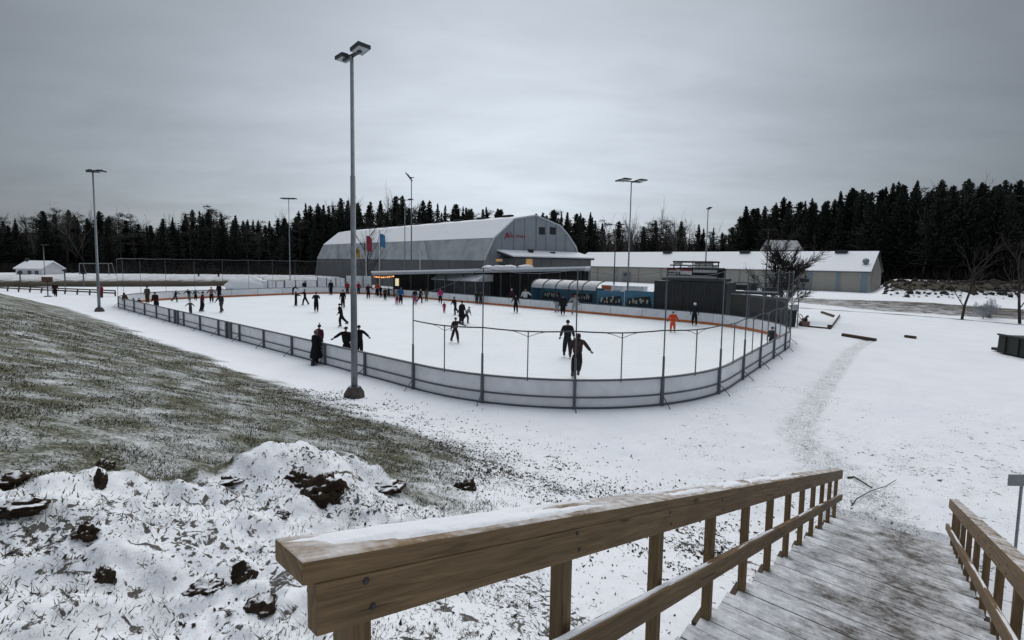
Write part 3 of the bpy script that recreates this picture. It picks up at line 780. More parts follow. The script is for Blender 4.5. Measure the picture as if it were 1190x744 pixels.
def make_end_net(s_a, s_b, label, mesh_fence, tall=4.72, name='safety_net'):
    ps = []
    q = s_a
    n = int(round((s_b-s_a)/STEP)); ps = [s_a+(s_b-s_a)*k/n for k in range(n+1)]
    t = thing(name, walk((s_a+s_b)/2)[0], label, 'safety net')
    off = .09
    for i, s in enumerate(ps):
        c, d, nn = walk(s, off)
        top = tall if 0 < i < n or not mesh_fence else tall-1.1
        b = MB(); lo = 1.75 if mesh_fence else 1.1; b.tube([c+ZUP*.2, c+ZUP*lo], .042 if mesh_fence else .03, 7); b.tube([c+ZUP*lo, c+ZUP*top], .024 if mesh_fence else .018, 6); b.build('pole', DGALV, t)
    b = MB(); pts = []
    for i in range(n):
        for k in range(5):
            f = k/5; s = ps[i]+(ps[i+1]-ps[i])*f
            cut = 1.1 if mesh_fence else 0; e0 = tall-cut if i == 0 else tall; e1 = tall-cut if i == n-1 else tall
            pts.append(walk(s, off, e0+(e1-e0)*f-(.16 if mesh_fence else .05)*math.sin(PI*f))[0])
    pts.append(walk(ps[-1], off, tall-(1.1 if mesh_fence else 0))[0])
    b.tube(pts, .010 if mesh_fence else .022, 4, cap=False); b.build('top_cable', DGALV, t)
    b = MB(); net_sheet(b, ps[0], ps[-1], BH+.04 if not mesh_fence else 2.65, tall-.2, off); b.build('net', NET, t)
    if mesh_fence:
        b = MB(); pts = []
        for i in range(n):
            for k in range(6):
                f = k/6; pts.append(walk(ps[i]+(ps[i+1]-ps[i])*f, off-.05, 2.65-.05*math.sin(PI*f))[0])
        pts.append(walk(ps[-1], off-.05, 2.65)[0])
        b.tube(pts, .024, 6); b.build('top_tube', DARKMETAL, t)
        b = MB(); net_sheet(b, ps[0], ps[-1], BH+.04, 2.63, off-.05); b.build('wire_mesh', MESHF, t)
        for i in range(n):
            s = (ps[i]+ps[i+1])/2; c, d, nn = walk(s, off-.05)
            b = MB(); b.tube([c+ZUP*.9, c+ZUP*2.6], .022, 6)
            for q in (-1, 1):
                b.tube([c+ZUP*2.42, walk(s+q*.35, off-.05, 2.55)[0], walk(s+q*.7, off-.05, 2.62)[0]], .010, 4)
            b.build('short_post', DGALV, t)
sa = s_of(rk(-21.3, -15)); k0 = min(range(NP), key=lambda i: abs(POSTS[i]-s_of(atz(483, 453.3))))
sb = s_of(rk(-25.5, 14.9))
# orientation of the walk: find which way round goes past the right end
def arc_between(s1, s2, through):
    st = s_of(through)
    a, b_ = s1, s2
    if a <= b_: ok = a <= st <= b_
    else: ok = st >= a or st <= b_
    if not ok: a, b_ = b_, a
    if b_ < a: b_ += PER
    return a, b_
a, b_ = arc_between(POSTS[k0], sb, rk(-30.4, 0))
if abs(a-POSTS[k0]) < .1: b_ = a+round((b_-a)/STEP)*STEP
else: a = b_-round((b_-a)/STEP)*STEP
make_end_net(a, b_, 'tall pole net with dark tube fence round the near curved end of the rink', True)
a, b_ = arc_between(s_of(rk(23.2, -15)), s_of(rk(20, 15)), rk(30.4, 0))
make_end_net(a, b_, 'thin pole net across the far left end of the rink', False, 4.72)

# ------------------------------------------------------------------ light poles
def light_pole(px, py, D, ztop, rad, label, heads, base=True, azi=0.0, matp=None):
    P = atz(px, py, -.05) if D is None else atd(px, py, D)
    g = float(H(P[:1], P[1:2])[0]) if rinkd(P[:1], P[1:2])[0] > .4 else -.05
    P = np.array([P[0], P[1], g])
    t = thing('light_pole', P, label, 'light pole', 'floodlight poles round the rink')
    mp = matp or GALV
    b = MB()
    if rad > .08: b.tube([P+ZUP*.2, P+ZUP*(ztop*.33), P+ZUP*(ztop*.331), P+ZUP*(ztop*.66), P+ZUP*(ztop*.661), P+ZUP*ztop], [rad, rad*.95, rad*.80, rad*.76, rad*.62, rad*.55], 14)
    else: b.tube([P-ZUP*.1, P+ZUP*ztop], [rad, rad*.7], 8)
    b.build('pole', mp, t, True)
    if base:
        b = MB(); b.lathe([(.0, -.2), (.38, -.2), (.36, .14), (.25, .32), (.22, .36), (.0, .36)], P, 9, 0); b.build('footing', CONC, t)
        b = MB(); b.box(P+ZUP*.373, (.32, .32, .02), .4); b.build('flange', GALV, t)
    ax = np.array([math.cos(azi), math.sin(azi), 0]); ay = np.array([-ax[1], ax[0], 0])
    if heads:
        b = MB(); L = heads[0]; b.beam(P+ax*(-L)+ZUP*(ztop+.02), P+ax*L+ZUP*(ztop+.02), .09, .09); b.build('crossarm', DARKMETAL, t)
        for (x, y, tilt, sz) in heads[1]:
            b = MB(); c = P+ax*x+ay*y+ZUP*(ztop+.10)
            ct, st_ = math.cos(tilt), math.sin(tilt); ex = ax*ct+ZUP*st_; ez = -ax*st_+ZUP*ct
            b.frame(c, ex, ay, ez, (-sz*.6, sz*.6), (-sz*.5, sz*.5), (-.05, .07)); b.frame(c, ex, ay, ez, (-sz*.35, sz*.3), (-sz*.2, sz*.2), (.07, .14))
            l = b.build('lamp_head', DARKMETAL, t)
            q = MB(); q.frame(c, ex, ay, ez, (-sz*.52, sz*.52), (-sz*.42, sz*.42), (-.062, -.053)); q.build('lens', mat('lamp_lens', (.30, .32, .34), .2, .05), l)
    return t
light_pole(412, 463, None, 11.85, .115, 'tall grey light pole with two lamp heads standing in the snow before the boards', (.58, [(.56, 0, .12, .46), (-.56, 0, .02, .42)]), azi=-.75)
light_pole(115.5, 362.5, None, 12.25, .115, 'tall light pole at far left beside the grassy slope', (.5, [(.55, 0, .05, .6), (-.2, 0, .0, .4)]), azi=.2)
light_pole(729.5, 335, 49.3, 13.4, .10, 'slender light pole with four lamp heads behind the far boards', (.95, [(-.95, .45, 0, .75), (-.85, -.45, 0, .75), (.9, .45, 0, .75), (.9, -.45, 0, .75)]), False, .25)
light_pole(818.5, 340, 51, 11.0, .085, 'thin pole with a small hook lamp rising behind the black press box', (.2, [(.15, 0, .3, .35)]), False)
light_pole(478, 330, 69, 16.8, .11, 'dark light pole with a tilted lamp in front of the arched hall', (.4, [(-.35, 0, -.9, 1.1)]), False, 0, DGALV)
light_pole(470.5, 330, 74, 14.3, .08, 'thin grey mast with a cross arm left of the dark hall light pole', (1.1, [(-.9, 0, 0, .6), (.9, 0, 0, .6)]), False)
light_pole(713.5, 330, 88, 12.2, .13, 'short dark light pole between the arched hall and the long shed', (1.3, [(-1.1, 0, 0, .7), (1.1, 0, 0, .7)]), False, 0, DARKMETAL)
light_pole(337, 318, 84, 15.4, .10, 'light pole with a wide lamp bar before the forest left of the hall', (1.0, [(-.8, 0, 0, .9), (.8, 0, 0, .9), (0, 0, 0, .9)]), False)
light_pole(890.5, 318, 80, 11.2, .11, 'bare utility pole with a cross bar behind the dark screen wall', (1.1, []), False, 0, DARKMETAL)
light_pole(52, 318, 96, 7.0, .09, 'short lamp post beside the white house at far left', (.5, [(.3, 0, 0, .8)]), False)

# ------------------------------------------------------------------ arched hall
HALLW = ribbed('hall_cladding', (.22, .24, .26), .33, .12)
HALLG = ribbed('gable_cladding', (.27, .30, .335), .45, .10)
ROOFLOW = ribbed('hall_roof_lower', (.36, .385, .41), .12, .25)
DARKWALL = ribbed('hall_dark_wall', (.115, .122, .128), .5, .15)
GLOW = emit('lit_window_and_sign', (.70, .36, .12), .13)
GLASS = mat('dark_glass', (.02, .024, .03), .15, .2, 1, spec=.5)
REDM = mat('red_lettering', (.33, .06, .08), .6, .1)
HU = np.array([-.687, .727, 0]); HV = np.array([.85, .527, 0]); HN = np.array([-.527, .85, 0])     # the hall's long axis, gable line and gable normal
def make_hall():
    A = atd(622, 250.5, 80)
    nrm = HN
    prof = []
    for px, py in ((558, 318), (562, 303), (573, 277), (597, 254.5), (622, 250.5), (650, 262.5), (659, 273), (668, 287), (673.5, 306)):
        P = hit(px, py, A, nrm); prof.append((float(np.dot(P-A, HV)), float(P[2])))
    prof = [(prof[0][0]-.2, -.3)] + prof[1:] + [(prof[-1][0]+.3, -.3)]
    Q = np.array([A[0], A[1], 0.0])
    # length: far gable silhouette at px 412
    n2 = HV; L = None
    for k in np.arange(30, 90, .5):
        p = Q+HU*k; px = PPX+F*p[0]/(p[1]*cP)
        if px < 413.5: L = k; break
    W = lambda u, v, z: Q+HU*u+HV*v+ZUP*z
    t = thing('arched_hall', Q, 'big grey arched sports hall with snowy roof and red lettering on its gable', 'hall')
    b = MB(); b.prism(prof, Q, HV, ZUP, HU, L-.0); b.build('body', HALLW, t)
    b = MB(); b.prism([(v*.998, z-.05) for v, z in prof], Q-HU*.06, HV, ZUP, HU, .055); b.build('gable_wall', HALLG, t)
    # roof skins: lower band grey, upper band snow
    def skin(i, j, th, name, m, ov=.25, parts=1):
        b = MB()
        for k in range(i, j):
            (v0, z0), (v1, z1) = prof[k], prof[k+1]
            d = np.array([v1-v0, z1-z0]); d /= np.linalg.norm(d); nn = np.array([-d[1], d[0]])
            if nn[1] < 0: nn = -nn
            b.prism([(v0+nn[0]*.012, z0+nn[1]*.012), (v1+nn[0]*.012, z1+nn[1]*.012), (v1+nn[0]*th, z1+nn[1]*th), (v0+nn[0]*th, z0+nn[1]*th)], Q-HU*ov, HV, ZUP, HU, L+2*ov)
        return b.build(name, m, t)
    skin(0, 1, .05, 'side_wall', DARKWALL, 0)
    skin(1, 2, .08, 'lower_roof', ROOFLOW)
    skin(2, 4, .14, 'snow_roof', SNOW); skin(4, 8, .12, 'snow_roof', SNOW)
    for k in range(9):
        b = MB(); b.frame(W(6+k*L/9.2, -.45, prof[4][1]+.02), HU, HV, ZUP, (-1.0, 1.0), (-.35, .35), (0, .38)); b.build('ridge_vent', DARKMETAL, t)
    # white gable edge trim
    b = MB()
    for k in range(1, 8): b.beam(W(-.2, prof[k][0], prof[k][1]+.02), W(-.2, prof[k+1][0], prof[k+1][1]+.02), .18, .22, HU)
    b.build('gable_trim', mat('pale_trim', (.5, .53, .56), .6, .1), t)
    # windows
    for px in (629.5, 642):
        P = hit(px, 268.5, A, nrm); v = float(np.dot(P-A, HV))
        b = MB(); b.frame(W(-.06, v, P[2]), HU, HV, ZUP, (-.05, 0), (-.62, .62), (-.62, .62)); f = b.build('window', DARKMETAL, t)
        b = MB(); b.frame(W(-.06, v, P[2]), HU, HV, ZUP, (-.07, -.052), (-.5, .5), (-.5, .5)); b.build('pane', GLASS, f)
    # red vertical battens and lettering
    for px in (597, 609, 623, 634, 646, 656):
        P = hit(px, 278, A, nrm); v = float(np.dot(P-A, HV)); top = np.interp(v, [p[0] for p in prof[1:-1]], [p[1] for p in prof[1:-1]])-.4
        b = MB(); b.frame(W(-.06, v, 0), HU, HV, ZUP, (-.045, 0), (-.05, .05), (6.0, float(top))); b.build('batten', mat('batten_pink', (.24, .23, .26), .6, .1), t)
    P0 = hit(584.5, 273, A, nrm); P1 = hit(610, 276.5, A, nrm)
    v0, v1 = float(np.dot(P0-A, HV)), float(np.dot(P1-A, HV)); zc = (P0[2]+P1[2])/2-.15
    b = MB(); rg = random.Random(4)
    wds = [(.0, .10, 1.75), (.14, .50, .55), (.56, 1.0, .42)]
    b.beam(W(-.13, v0+.2, zc-.4), W(-.13, v0+.7, zc+.75), .06, .11, HU); b.beam(W(-.13, v0+.7, zc+.75), W(-.13, v0+.95, zc-.2), .06, .10, HU)
    for a, c, h in wds[1:]:
        x = v0+(v1-v0)*a
        while x < v0+(v1-v0)*c:
            w = rg.uniform(.22, .34); hh = h*rg.choice((.8, 1, 1, 1.5))
            b.frame(W(-.11, x, zc), HU, HV, ZUP, (-.04, .0), (0, .10), (-.05, hh)); 
            b.frame(W(-.11, x+.102, zc), HU, HV, ZUP, (-.04, .0), (0, w-.10), rg.choice(((-.05, .10), (hh-.14, hh), (.15, .28))))
            x += w+.12
    b.build('lettering', REDM, t)
    return Q, A, prof
HQ, HA, HPROF = make_hall()
def make_annex():
    G = hit(577, 291, HA, HN); Gb = np.array([G[0], G[1], 0.0]); zb = G[2]
    # front line: out along -HU until it lands on px 595
    out = 1.0
    while True:
        p = Gb-HU*out; 
        if PPX+F*p[0]/p[1] > 595.5 or out > 20: break
        out += .1
    P1 = Gb-HU*out; zf = hit(596, 298.5, P1, HN)[2]
    Ln = 1.0
    while True:
        p = P1+HV*Ln
        if PPX+F*p[0]/p[1] > 689 or Ln > 60: break
        Ln += .2
    zr = float(zf)+.1
    t = thing('annex', P1+HV*Ln/2+HU*out/2, 'low dark annex with a snowy flat roof before the arched gable', 'building')
    W = lambda u, v, z: P1+HU*u+HV*v+ZUP*z
    b = MB(); b.frame(P1, HU, HV, ZUP, (.3, out-.15), (.4, Ln-.4), (-.3, zr-.35)); b.build('wall', DARKWALL, t)
    # roof: single pitch, snow on it
    dz = zb-zr
    b = MB(); b.prism([(0, zr-.35), (out-.12, zb-.35), (out-.12, zb-.08), (0, zr-.08)], P1, HU, ZUP, HV, Ln); rf = b.build('roof', DARKMETAL, t)
    b = MB(); b.prism([(-.05, zr-.076), (out-.12, zb-.076), (out-.12, zb+.14), (-.05, zr+.10)], P1-HV*.05, HU, ZUP, HV, Ln+.1); b.build('snow', SNOW, t)
    for px, h in ((620, .9), (645, .6)):
        p = hit(px, 293, P1+HU*2.5, HN); v = float(np.dot(p-P1, HV))
        b = MB(); b.lathe([(0, 0), (.5, 0), (.38, h*.6), (.5, h*.65), (.5, h), (0, h)], W(2.5, v, zr+.3), 8); b.build('roof_vent', DARKMETAL, rf)
    for px, py, w, h in ((615, 305, 1.0, 1.1), (580, 302.5, .9, .35)):  # the low left one is a yellow sign built as a glowing pane
        p = hit(px, py, P1+HU*.3, HN); v = float(np.dot(p-P1, HV))
        b = MB(); b.frame(W(.3, v, p[2]), HU, HV, ZUP, (-.07, -.002), (-w*.72, w*.72), (-h*.62, h*.62)); wd = b.build('window', mat('window_frame', (.25, .25, .25), .6, .1), t)
        b = MB(); b.frame(W(.3, v, p[2]), HU, HV, ZUP, (-.09, -.072), (-w*.55, w*.55), (-h*.5, h*.5)); b.build('pane', GLOW, wd)
make_annex()

# ------------------------------------------------------------------ long shed
SHEDW = ribbed('shed_cladding', (.34, .33, .295), .30, .07)
BLUEP = mat('blue_grey_strip', (.20, .26, .31), .6, .1)
def make_shed():
    a = R(43.2); e2 = np.array([math.sin(a), math.cos(a), 0]); e1 = np.array([-math.cos(a), math.sin(a), 0])
    C0 = atz(1008.5, 341.5, -.25); C0[2] = 0
    W_ = 20.0
    ze = hit(1008.5, 315.8, C0, e1)[2]; zr = hit(1020, 293.5, C0+e2*W_/2, e2)[2]
    L = 10.0
    while PPX+F*(C0+e1*L)[0]/(C0+e1*L)[1] > 664: L += .5
    t = thing('long_shed', C0+e1*L/2+e2*W_/2, 'long low beige shed with a snow-covered pitched roof', 'shed')
    b = MB(); b.prism([(0, -.5), (W_, -.5), (W_, ze), (W_/2, zr), (0, ze)], C0, e2, ZUP, e1, L); b.build('wall', SHEDW, t)
    b = MB()
    for s_ in (0, 1):
        v0, z0, v1, z1 = (-.5, ze-.22, W_/2, zr+.02) if s_ == 0 else (W_+.5, ze-.22, W_/2, zr+.02)
        b.prism([(v0, z0+.02), (v1, z1+.02), (v1, z1+.14), (v0, z0+.16)], C0-e1*.4, e2, ZUP, e1, L+.8)
    rf = b.build('roof', DARKMETAL, t)
    b = MB()
    for s_ in (0, 1):
        v0, z0, v1, z1 = (-.47, ze-.22, W_/2, zr+.02) if s_ == 0 else (W_+.47, ze-.22, W_/2, zr+.02)
        b.prism([(v0, z0+.165), (v1, z1+.145), (v1, z1+.30), (v0, z0+.30)], C0-e1*.37, e2, ZUP, e1, L+.74)
    b.build('roof_snow', SNOW, t)
    for px in (776, 866, 978):
        p = hit(px, 295, C0+e2*(W_/2-.8), e2); u = float(np.dot(p-C0, e1))
        b = MB(); b.frame(C0+e1*u+e2*(W_/2-1.0)+ZUP*(zr-.1), e1, e2, ZUP, (-1.2, 1.2), (-.6, .6), (0, .62)); b.build('ridge_vent', DARKMETAL, rf)
    p = hit(1006, 306, C0+e2*3, e2); u = float(np.dot(p-C0, e1))
    b = MB(); b.lathe([(0, 0), (.45, 0), (.32, .9), (.6, .95), (.6, 1.6), (.3, 1.9), (0, 1.9)], C0+e1*u+e2*3+ZUP*(ze+.9), 10); b.build('roof_cowl', GALV, rf)
    for px, w in ((941, .9), (973, .6), (1004, 1.2), (790, .5), (715, .5)):
        p = hit(px, 330, C0, e2); u = float(np.dot(p-C0, e1))
        b = MB(); b.frame(C0+e1*u, e1, e2, ZUP, (-w/2, w/2), (-.035, -.003), (-.3, ze-.25)); b.build('blue_panel', BLUEP, t)
    for px in (728, 935):
        p = hit(px, 325, C0, e2); u = float(np.dot(p-C0, e1))
        b = MB(); b.frame(C0+e1*u, e1, e2, ZUP, (-1.5, 1.5), (-.06, -.037), (-.3, 3.0)); d = b.build('door', mat('shed_door', (.20, .21, .21), .6, .1), t)
        b = MB(); b.frame(C0+e1*u+ZUP*2.1, e1, e2, ZUP, (-.9, .9), (-.08, -.062), (-.4, .4)); b.build('pane', GLASS, d)
    b = MB(); b.frame(C0-e1*.0, e1, e2, ZUP, (-.04, -.003), (4, 4.7), (-.3, ze-.2)); b.build('corner_panel', BLUEP, t)
make_shed()

# ------------------------------------------------------------------ canopy, stalls, benches behind the far boards
def make_canopy():
    P0 = atd(432, 319.5, 67); P1 = atd(680, 314.6, 59)
    t = thing('canopy', (P0+P1)/2*np.array([1, 1, 0]), 'long low canopy roof with a thin snow cover behind the far boards', 'canopy')
    d = P1-P0; L = np.linalg.norm(d); d = d/L; sd = np.array([-d[1], d[0], 0]); sd /= np.linalg.norm(sd)
    if sd[1] < 0: sd = -sd
    b = MB(); b.frame(P0, d, sd, ZUP, (0, L), (0, 5.5), (-.02, .30)); b.build('roof', mat('canopy_edge', (.36, .38, .40), .6, .1), t)
    b = MB(); b.frame(P0, d, sd, ZUP, (-.05, L+.05), (-.06, 5.5), (.304, .52)); b.build('snow', SNOW, t)
    for k in range(12):
        x = .6+k*(L-1.2)/11; p = P0+d*x
        for y in (.5, 5):
            b = MB(); b.frame(p+sd*y, np.array([1, 0, 0]), np.array([0, 1, 0]), ZUP, (-.09, .09), (-.09, .09), (-p[2]-.1, -.024)); b.build('post', DARKMETAL, t)
    # back wall coloured near-black to stand for the shade under the roof, open front
    b = MB(); b.prism([(.4, -.1), (L-.2, -.1), (L-.2, float(P1[2])-.06), (.4, float(P0[2])-.04)], np.array([P0[0], P0[1], 0])+sd*5.1, d*np.array([1, 1, 0]), ZUP, sd, .15); b.build('back_wall', mat('canopy_shade', (.022, .019, .017), .8, .5, .6), t)
    # snow humps on roof behind
    s = MB(); rg = random.Random(2)
    for px in (568, 580, 592, 610):
        p = hit(px, 312, P0+sd*2.5, np.array([sd[0], sd[1], 0])); x = float(np.dot(p-P0, d))
        s.lump(P0+d*x+sd*2.5+ZUP*.62, (1.0, .7, .32), rg.randint(0, 99), .15)
    s.build('snow_hump', SNOW, t, True)
    return P0, P1, d, sd
CP0, CP1, CD, CS = make_canopy()
# string of lights under the canopy
def make_lights():
    p0 = atd(435, 321, 66.0); p1 = atd(457, 320.5, 64.8)
    t = thing('string_lights', p0, 'string of glowing orange bulbs under the left end of the canopy', 'string lights')
    b = MB(); pts = [p0+(p1-p0)*k/10-ZUP*.12*math.sin(PI*k/10) for k in range(11)]; b.tube(pts, .015, 4); b.build('wire', DARKMETAL, t)
    for k in range(11):
        b = MB(); b.lump(pts[k]-ZUP*.08, (.11, .11, .11), k, .02, 0, 1); b.build('bulb', emit('bulb_glow', (1, .36, .09), 1.1 if k % 3 else .35), t, True)
    p = atd(461.5, 328, 63); t2 = thing('lit_menu_board', (p[0], p[1], 0), 'small lit yellow menu board under the canopy', 'menu board')
    b = MB(); b.box(p, (.55, .08, 1.1)); f = b.build('frame', DARKMETAL, t2); b = MB(); b.box(p+np.array([0, -.05, 0]), (.46, .012, .95)); b.build('lit_panel', emit('menu_glow', (.95, .80, .45), .30), t2)
    b = MB(); b.tube([(p[0], p[1], 0), (p[0], p[1], p[2]-.5)], .04, 6); b.build('leg', DARKMETAL, t2)
make_lights()
FV = 15.0
def far_uv(px, v):                        # u on the line at distance v from the rink axis that lands on px
    p = hit(px, 340, rk(0, v), VX); return float(np.dot(p-RC, UX))
TEAL = mat('blue_banner', (.045, .15, .23), .5, .25, .8)
CLEAR = mat('frosted_sheet', (.40, .42, .44), .35, .15, 1.2)
def make_stall():
    v = FV+3.0; ua, ub = far_uv(503, v), far_uv(556, v)
    t = thing('kiosk', rk((ua+ub)/2, v+1), 'grey kiosk with a sloping pale roof, left of the blue shelter', 'kiosk')
    p = rk(0, v)
    W = lambda u, vv, z: rk(u, vv, z)
    h1 = 2.45; h2 = 3.35
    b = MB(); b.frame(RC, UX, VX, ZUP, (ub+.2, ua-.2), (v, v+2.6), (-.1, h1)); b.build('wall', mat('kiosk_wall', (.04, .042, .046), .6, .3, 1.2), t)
    b = MB(); b.prism([(v-.3, h1+.004), (v+2.8, h1+.004), (v+2.8, h2), (v+1.3, h2), (v-.3, h1+.12)], RC+UX*ub, VX, ZUP, UX, ua-ub); b.build('roof', CLEAR, t)
    for k in range(5):
        u = ub+.5+(ua-ub-1.0)*k/4
        b = MB(); b.frame(rk(u, v), UX, VX, ZUP, (-.05, .05), (-.06, -.003), (-.1, h1)); b.build('post', GALV, t)
make_stall()
def glyphs(mb, O, ex, ez, ey, L, h, seed, slant=.0):
    rg = random.Random(seed); x = 0
    while x < L:
        w = rg.uniform(.16, .34)
        for k in range(rg.randint(1, 3)):
            a = rg.uniform(0, w*.6); z = rg.uniform(0, h*.6)
            mb.frame(O+ex*(x+a)+ez*(z+slant*x), ex, ey, ez, (0, rg.uniform(.09, .2)), (-.012, 0), (0, rg.uniform(.16, h*.6)))
        x += w+.06
PALE = mat('pale_lettering', (.45, .47, .44), .6, .3, 3)
def make_shelter():
    v = FV+1.1; ua, ub = far_uv(617, v), far_uv(693, v)
    t = thing('bench_shelter', rk((ua+ub)/2, v+1), 'blue players bench shelter with a curved frosted roof', 'shelter')
    hz = 2.15
    b = MB(); b.frame(RC, UX, VX, ZUP, (ub, ua), (v+1.5, v+1.6), (-.1, hz+.3)); b.build('back_wall', TEAL, t)
    for u in (ub, ua-.06):
        b = MB(); b.frame(RC, UX, VX, ZUP, (u, u+.06), (v, v+1.49), (-.1, hz+.1)); b.build('side_wall', TEAL, t)
    prof = [(v+.0+1.7*(1-math.cos(k*PI/2/7)), hz+.15+.85*math.sin(k*PI/2/7)) for k in range(8)]
    inner = [(a+.04, z-.06) for a, z in prof]
    b = MB()
    for k in range(7): b.prism([prof[k], prof[k+1], inner[k+1], inner[k]], RC+UX*ub, VX, ZUP, UX, ua-ub)
    b.build('curved_roof', CLEAR, t)
    n = 5
    for k in range(n+1):
        u = ub+(ua-ub)*k/n
        b = MB()
        for i in range(7): b.beam(rk(u, prof[i][0]-.03, prof[i][1]+.03), rk(u, prof[i+1][0]-.03, prof[i+1][1]+.03), .07, .05)
        b.beam(rk(u, v, -.1), rk(u, v, hz+.15), .08, .08, UX); b.build('rib', DARKMETAL, t)
    b = MB(); b.frame(RC, UX, VX, ZUP, (ub+.3, ua-.3), (v+.9, v+1.4), (.45, .52)); b.build('bench', WOODDARK, t)
    for k, (c0, c1) in enumerate(((622, 642), (657, 680))):
        u1, u0_ = far_uv(c0, v), far_uv(c1, v)
        b = MB(); b.frame(RC, UX, VX, ZUP, (u0_, u1), (v+1.42, v+1.495), (.95, 1.75)); pn = b.build('dark_sign', BLACK, t)
        b = MB(); glyphs(b, rk(u1-.2, v+1.41, 1.1), -UX, ZUP, VX, u1-u0_-.5, .55, 30+k); b.build('lettering', PALE, pn)
make_shelter()
def make_banner(px0, px1, label, seed):
    v = FV+.9; ua, ub = far_uv(px0, v), far_uv(px1, v)
    t = thing('banner', rk((ua+ub)/2, v), label, 'banner')
    z1 = hit(px0, 337.5, rk(0, v), VX)[2]
    b = MB(); b.frame(RC, UX, VX, ZUP, (ub, ua), (v, v+.05), (.2, z1)); b.build('banner_cloth', TEAL, t)
    for u in (ub+.05, ua-.05): 
        b = MB(); b.frame(rk(u, v+.052), UX, VX, ZUP, (-.04, .04), (0, .08), (-.1, z1+.03)); b.build('post', DARKMETAL, t)
    w = ua-ub
    b = MB(); b.prism([(w*.08, 1.0), (w*.95, 1.0), (w*.88, z1-.42), (w*.12, z1-.75)], rk(ua, v-.012), -UX, ZUP, VX, .010); pn = b.build('dark_sign', BLACK, t)
    b = MB(); glyphs(b, rk(ua-w*.14, v-.016, 1.12), -UX, ZUP, VX, w*.68, .6, seed, .02); b.build('lettering', PALE, pn)
make_banner(694, 725, 'blue banner with a slanted dark sign, nearer the blue shelter', 5)
make_banner(726, 760, 'blue banner with a slanted dark sign, beside the black press box', 6)
# things standing behind the banners
def back_item(px, y0, y1, w, name, m, label, cat, v=FV+7):
    u = far_uv(px, v); z1 = hit(px, y0, rk(0, v), VX)[2]
    t = thing(name, rk(u, v), label, cat)
    b = MB(); b.frame(rk(u, v), UX, VX, ZUP, (-w/2, w/2), (-.5, .5), (-.1, z1)); o = b.build('box', m, t); bev(o, .04)
    b = MB(); b.frame(rk(u, v), UX, VX, ZUP, (-w/2-.05, w/2+.05), (-.55, .55), (z1+.003, z1+.09)); b.build('lid', SNOW, t)
    b = MB(); b.frame(rk(u, v), UX, VX, ZUP, (-w*.3, w*.3), (-.53, -.503), (.6, z1-.4)); b.build('front_panel', mat('front_grey', (.3, .3, .3), .6, .2), t)
back_item(707, 332, 337, 1.25, 'orange_bin', mat('orange_bin', (.52, .10, .03), .5, .1), 'orange storage bin behind the blue banners', 'bin')
back_item(719, 333, 337, 1.5, 'white_cabinet', WHITEB, 'white cabinet between the orange bin and the grey pole', 'cabinet')
back_item(741, 333.5, 337, 1.8, 'white_crate', WHITEB, 'white crate behind the right blue banner', 'crate')

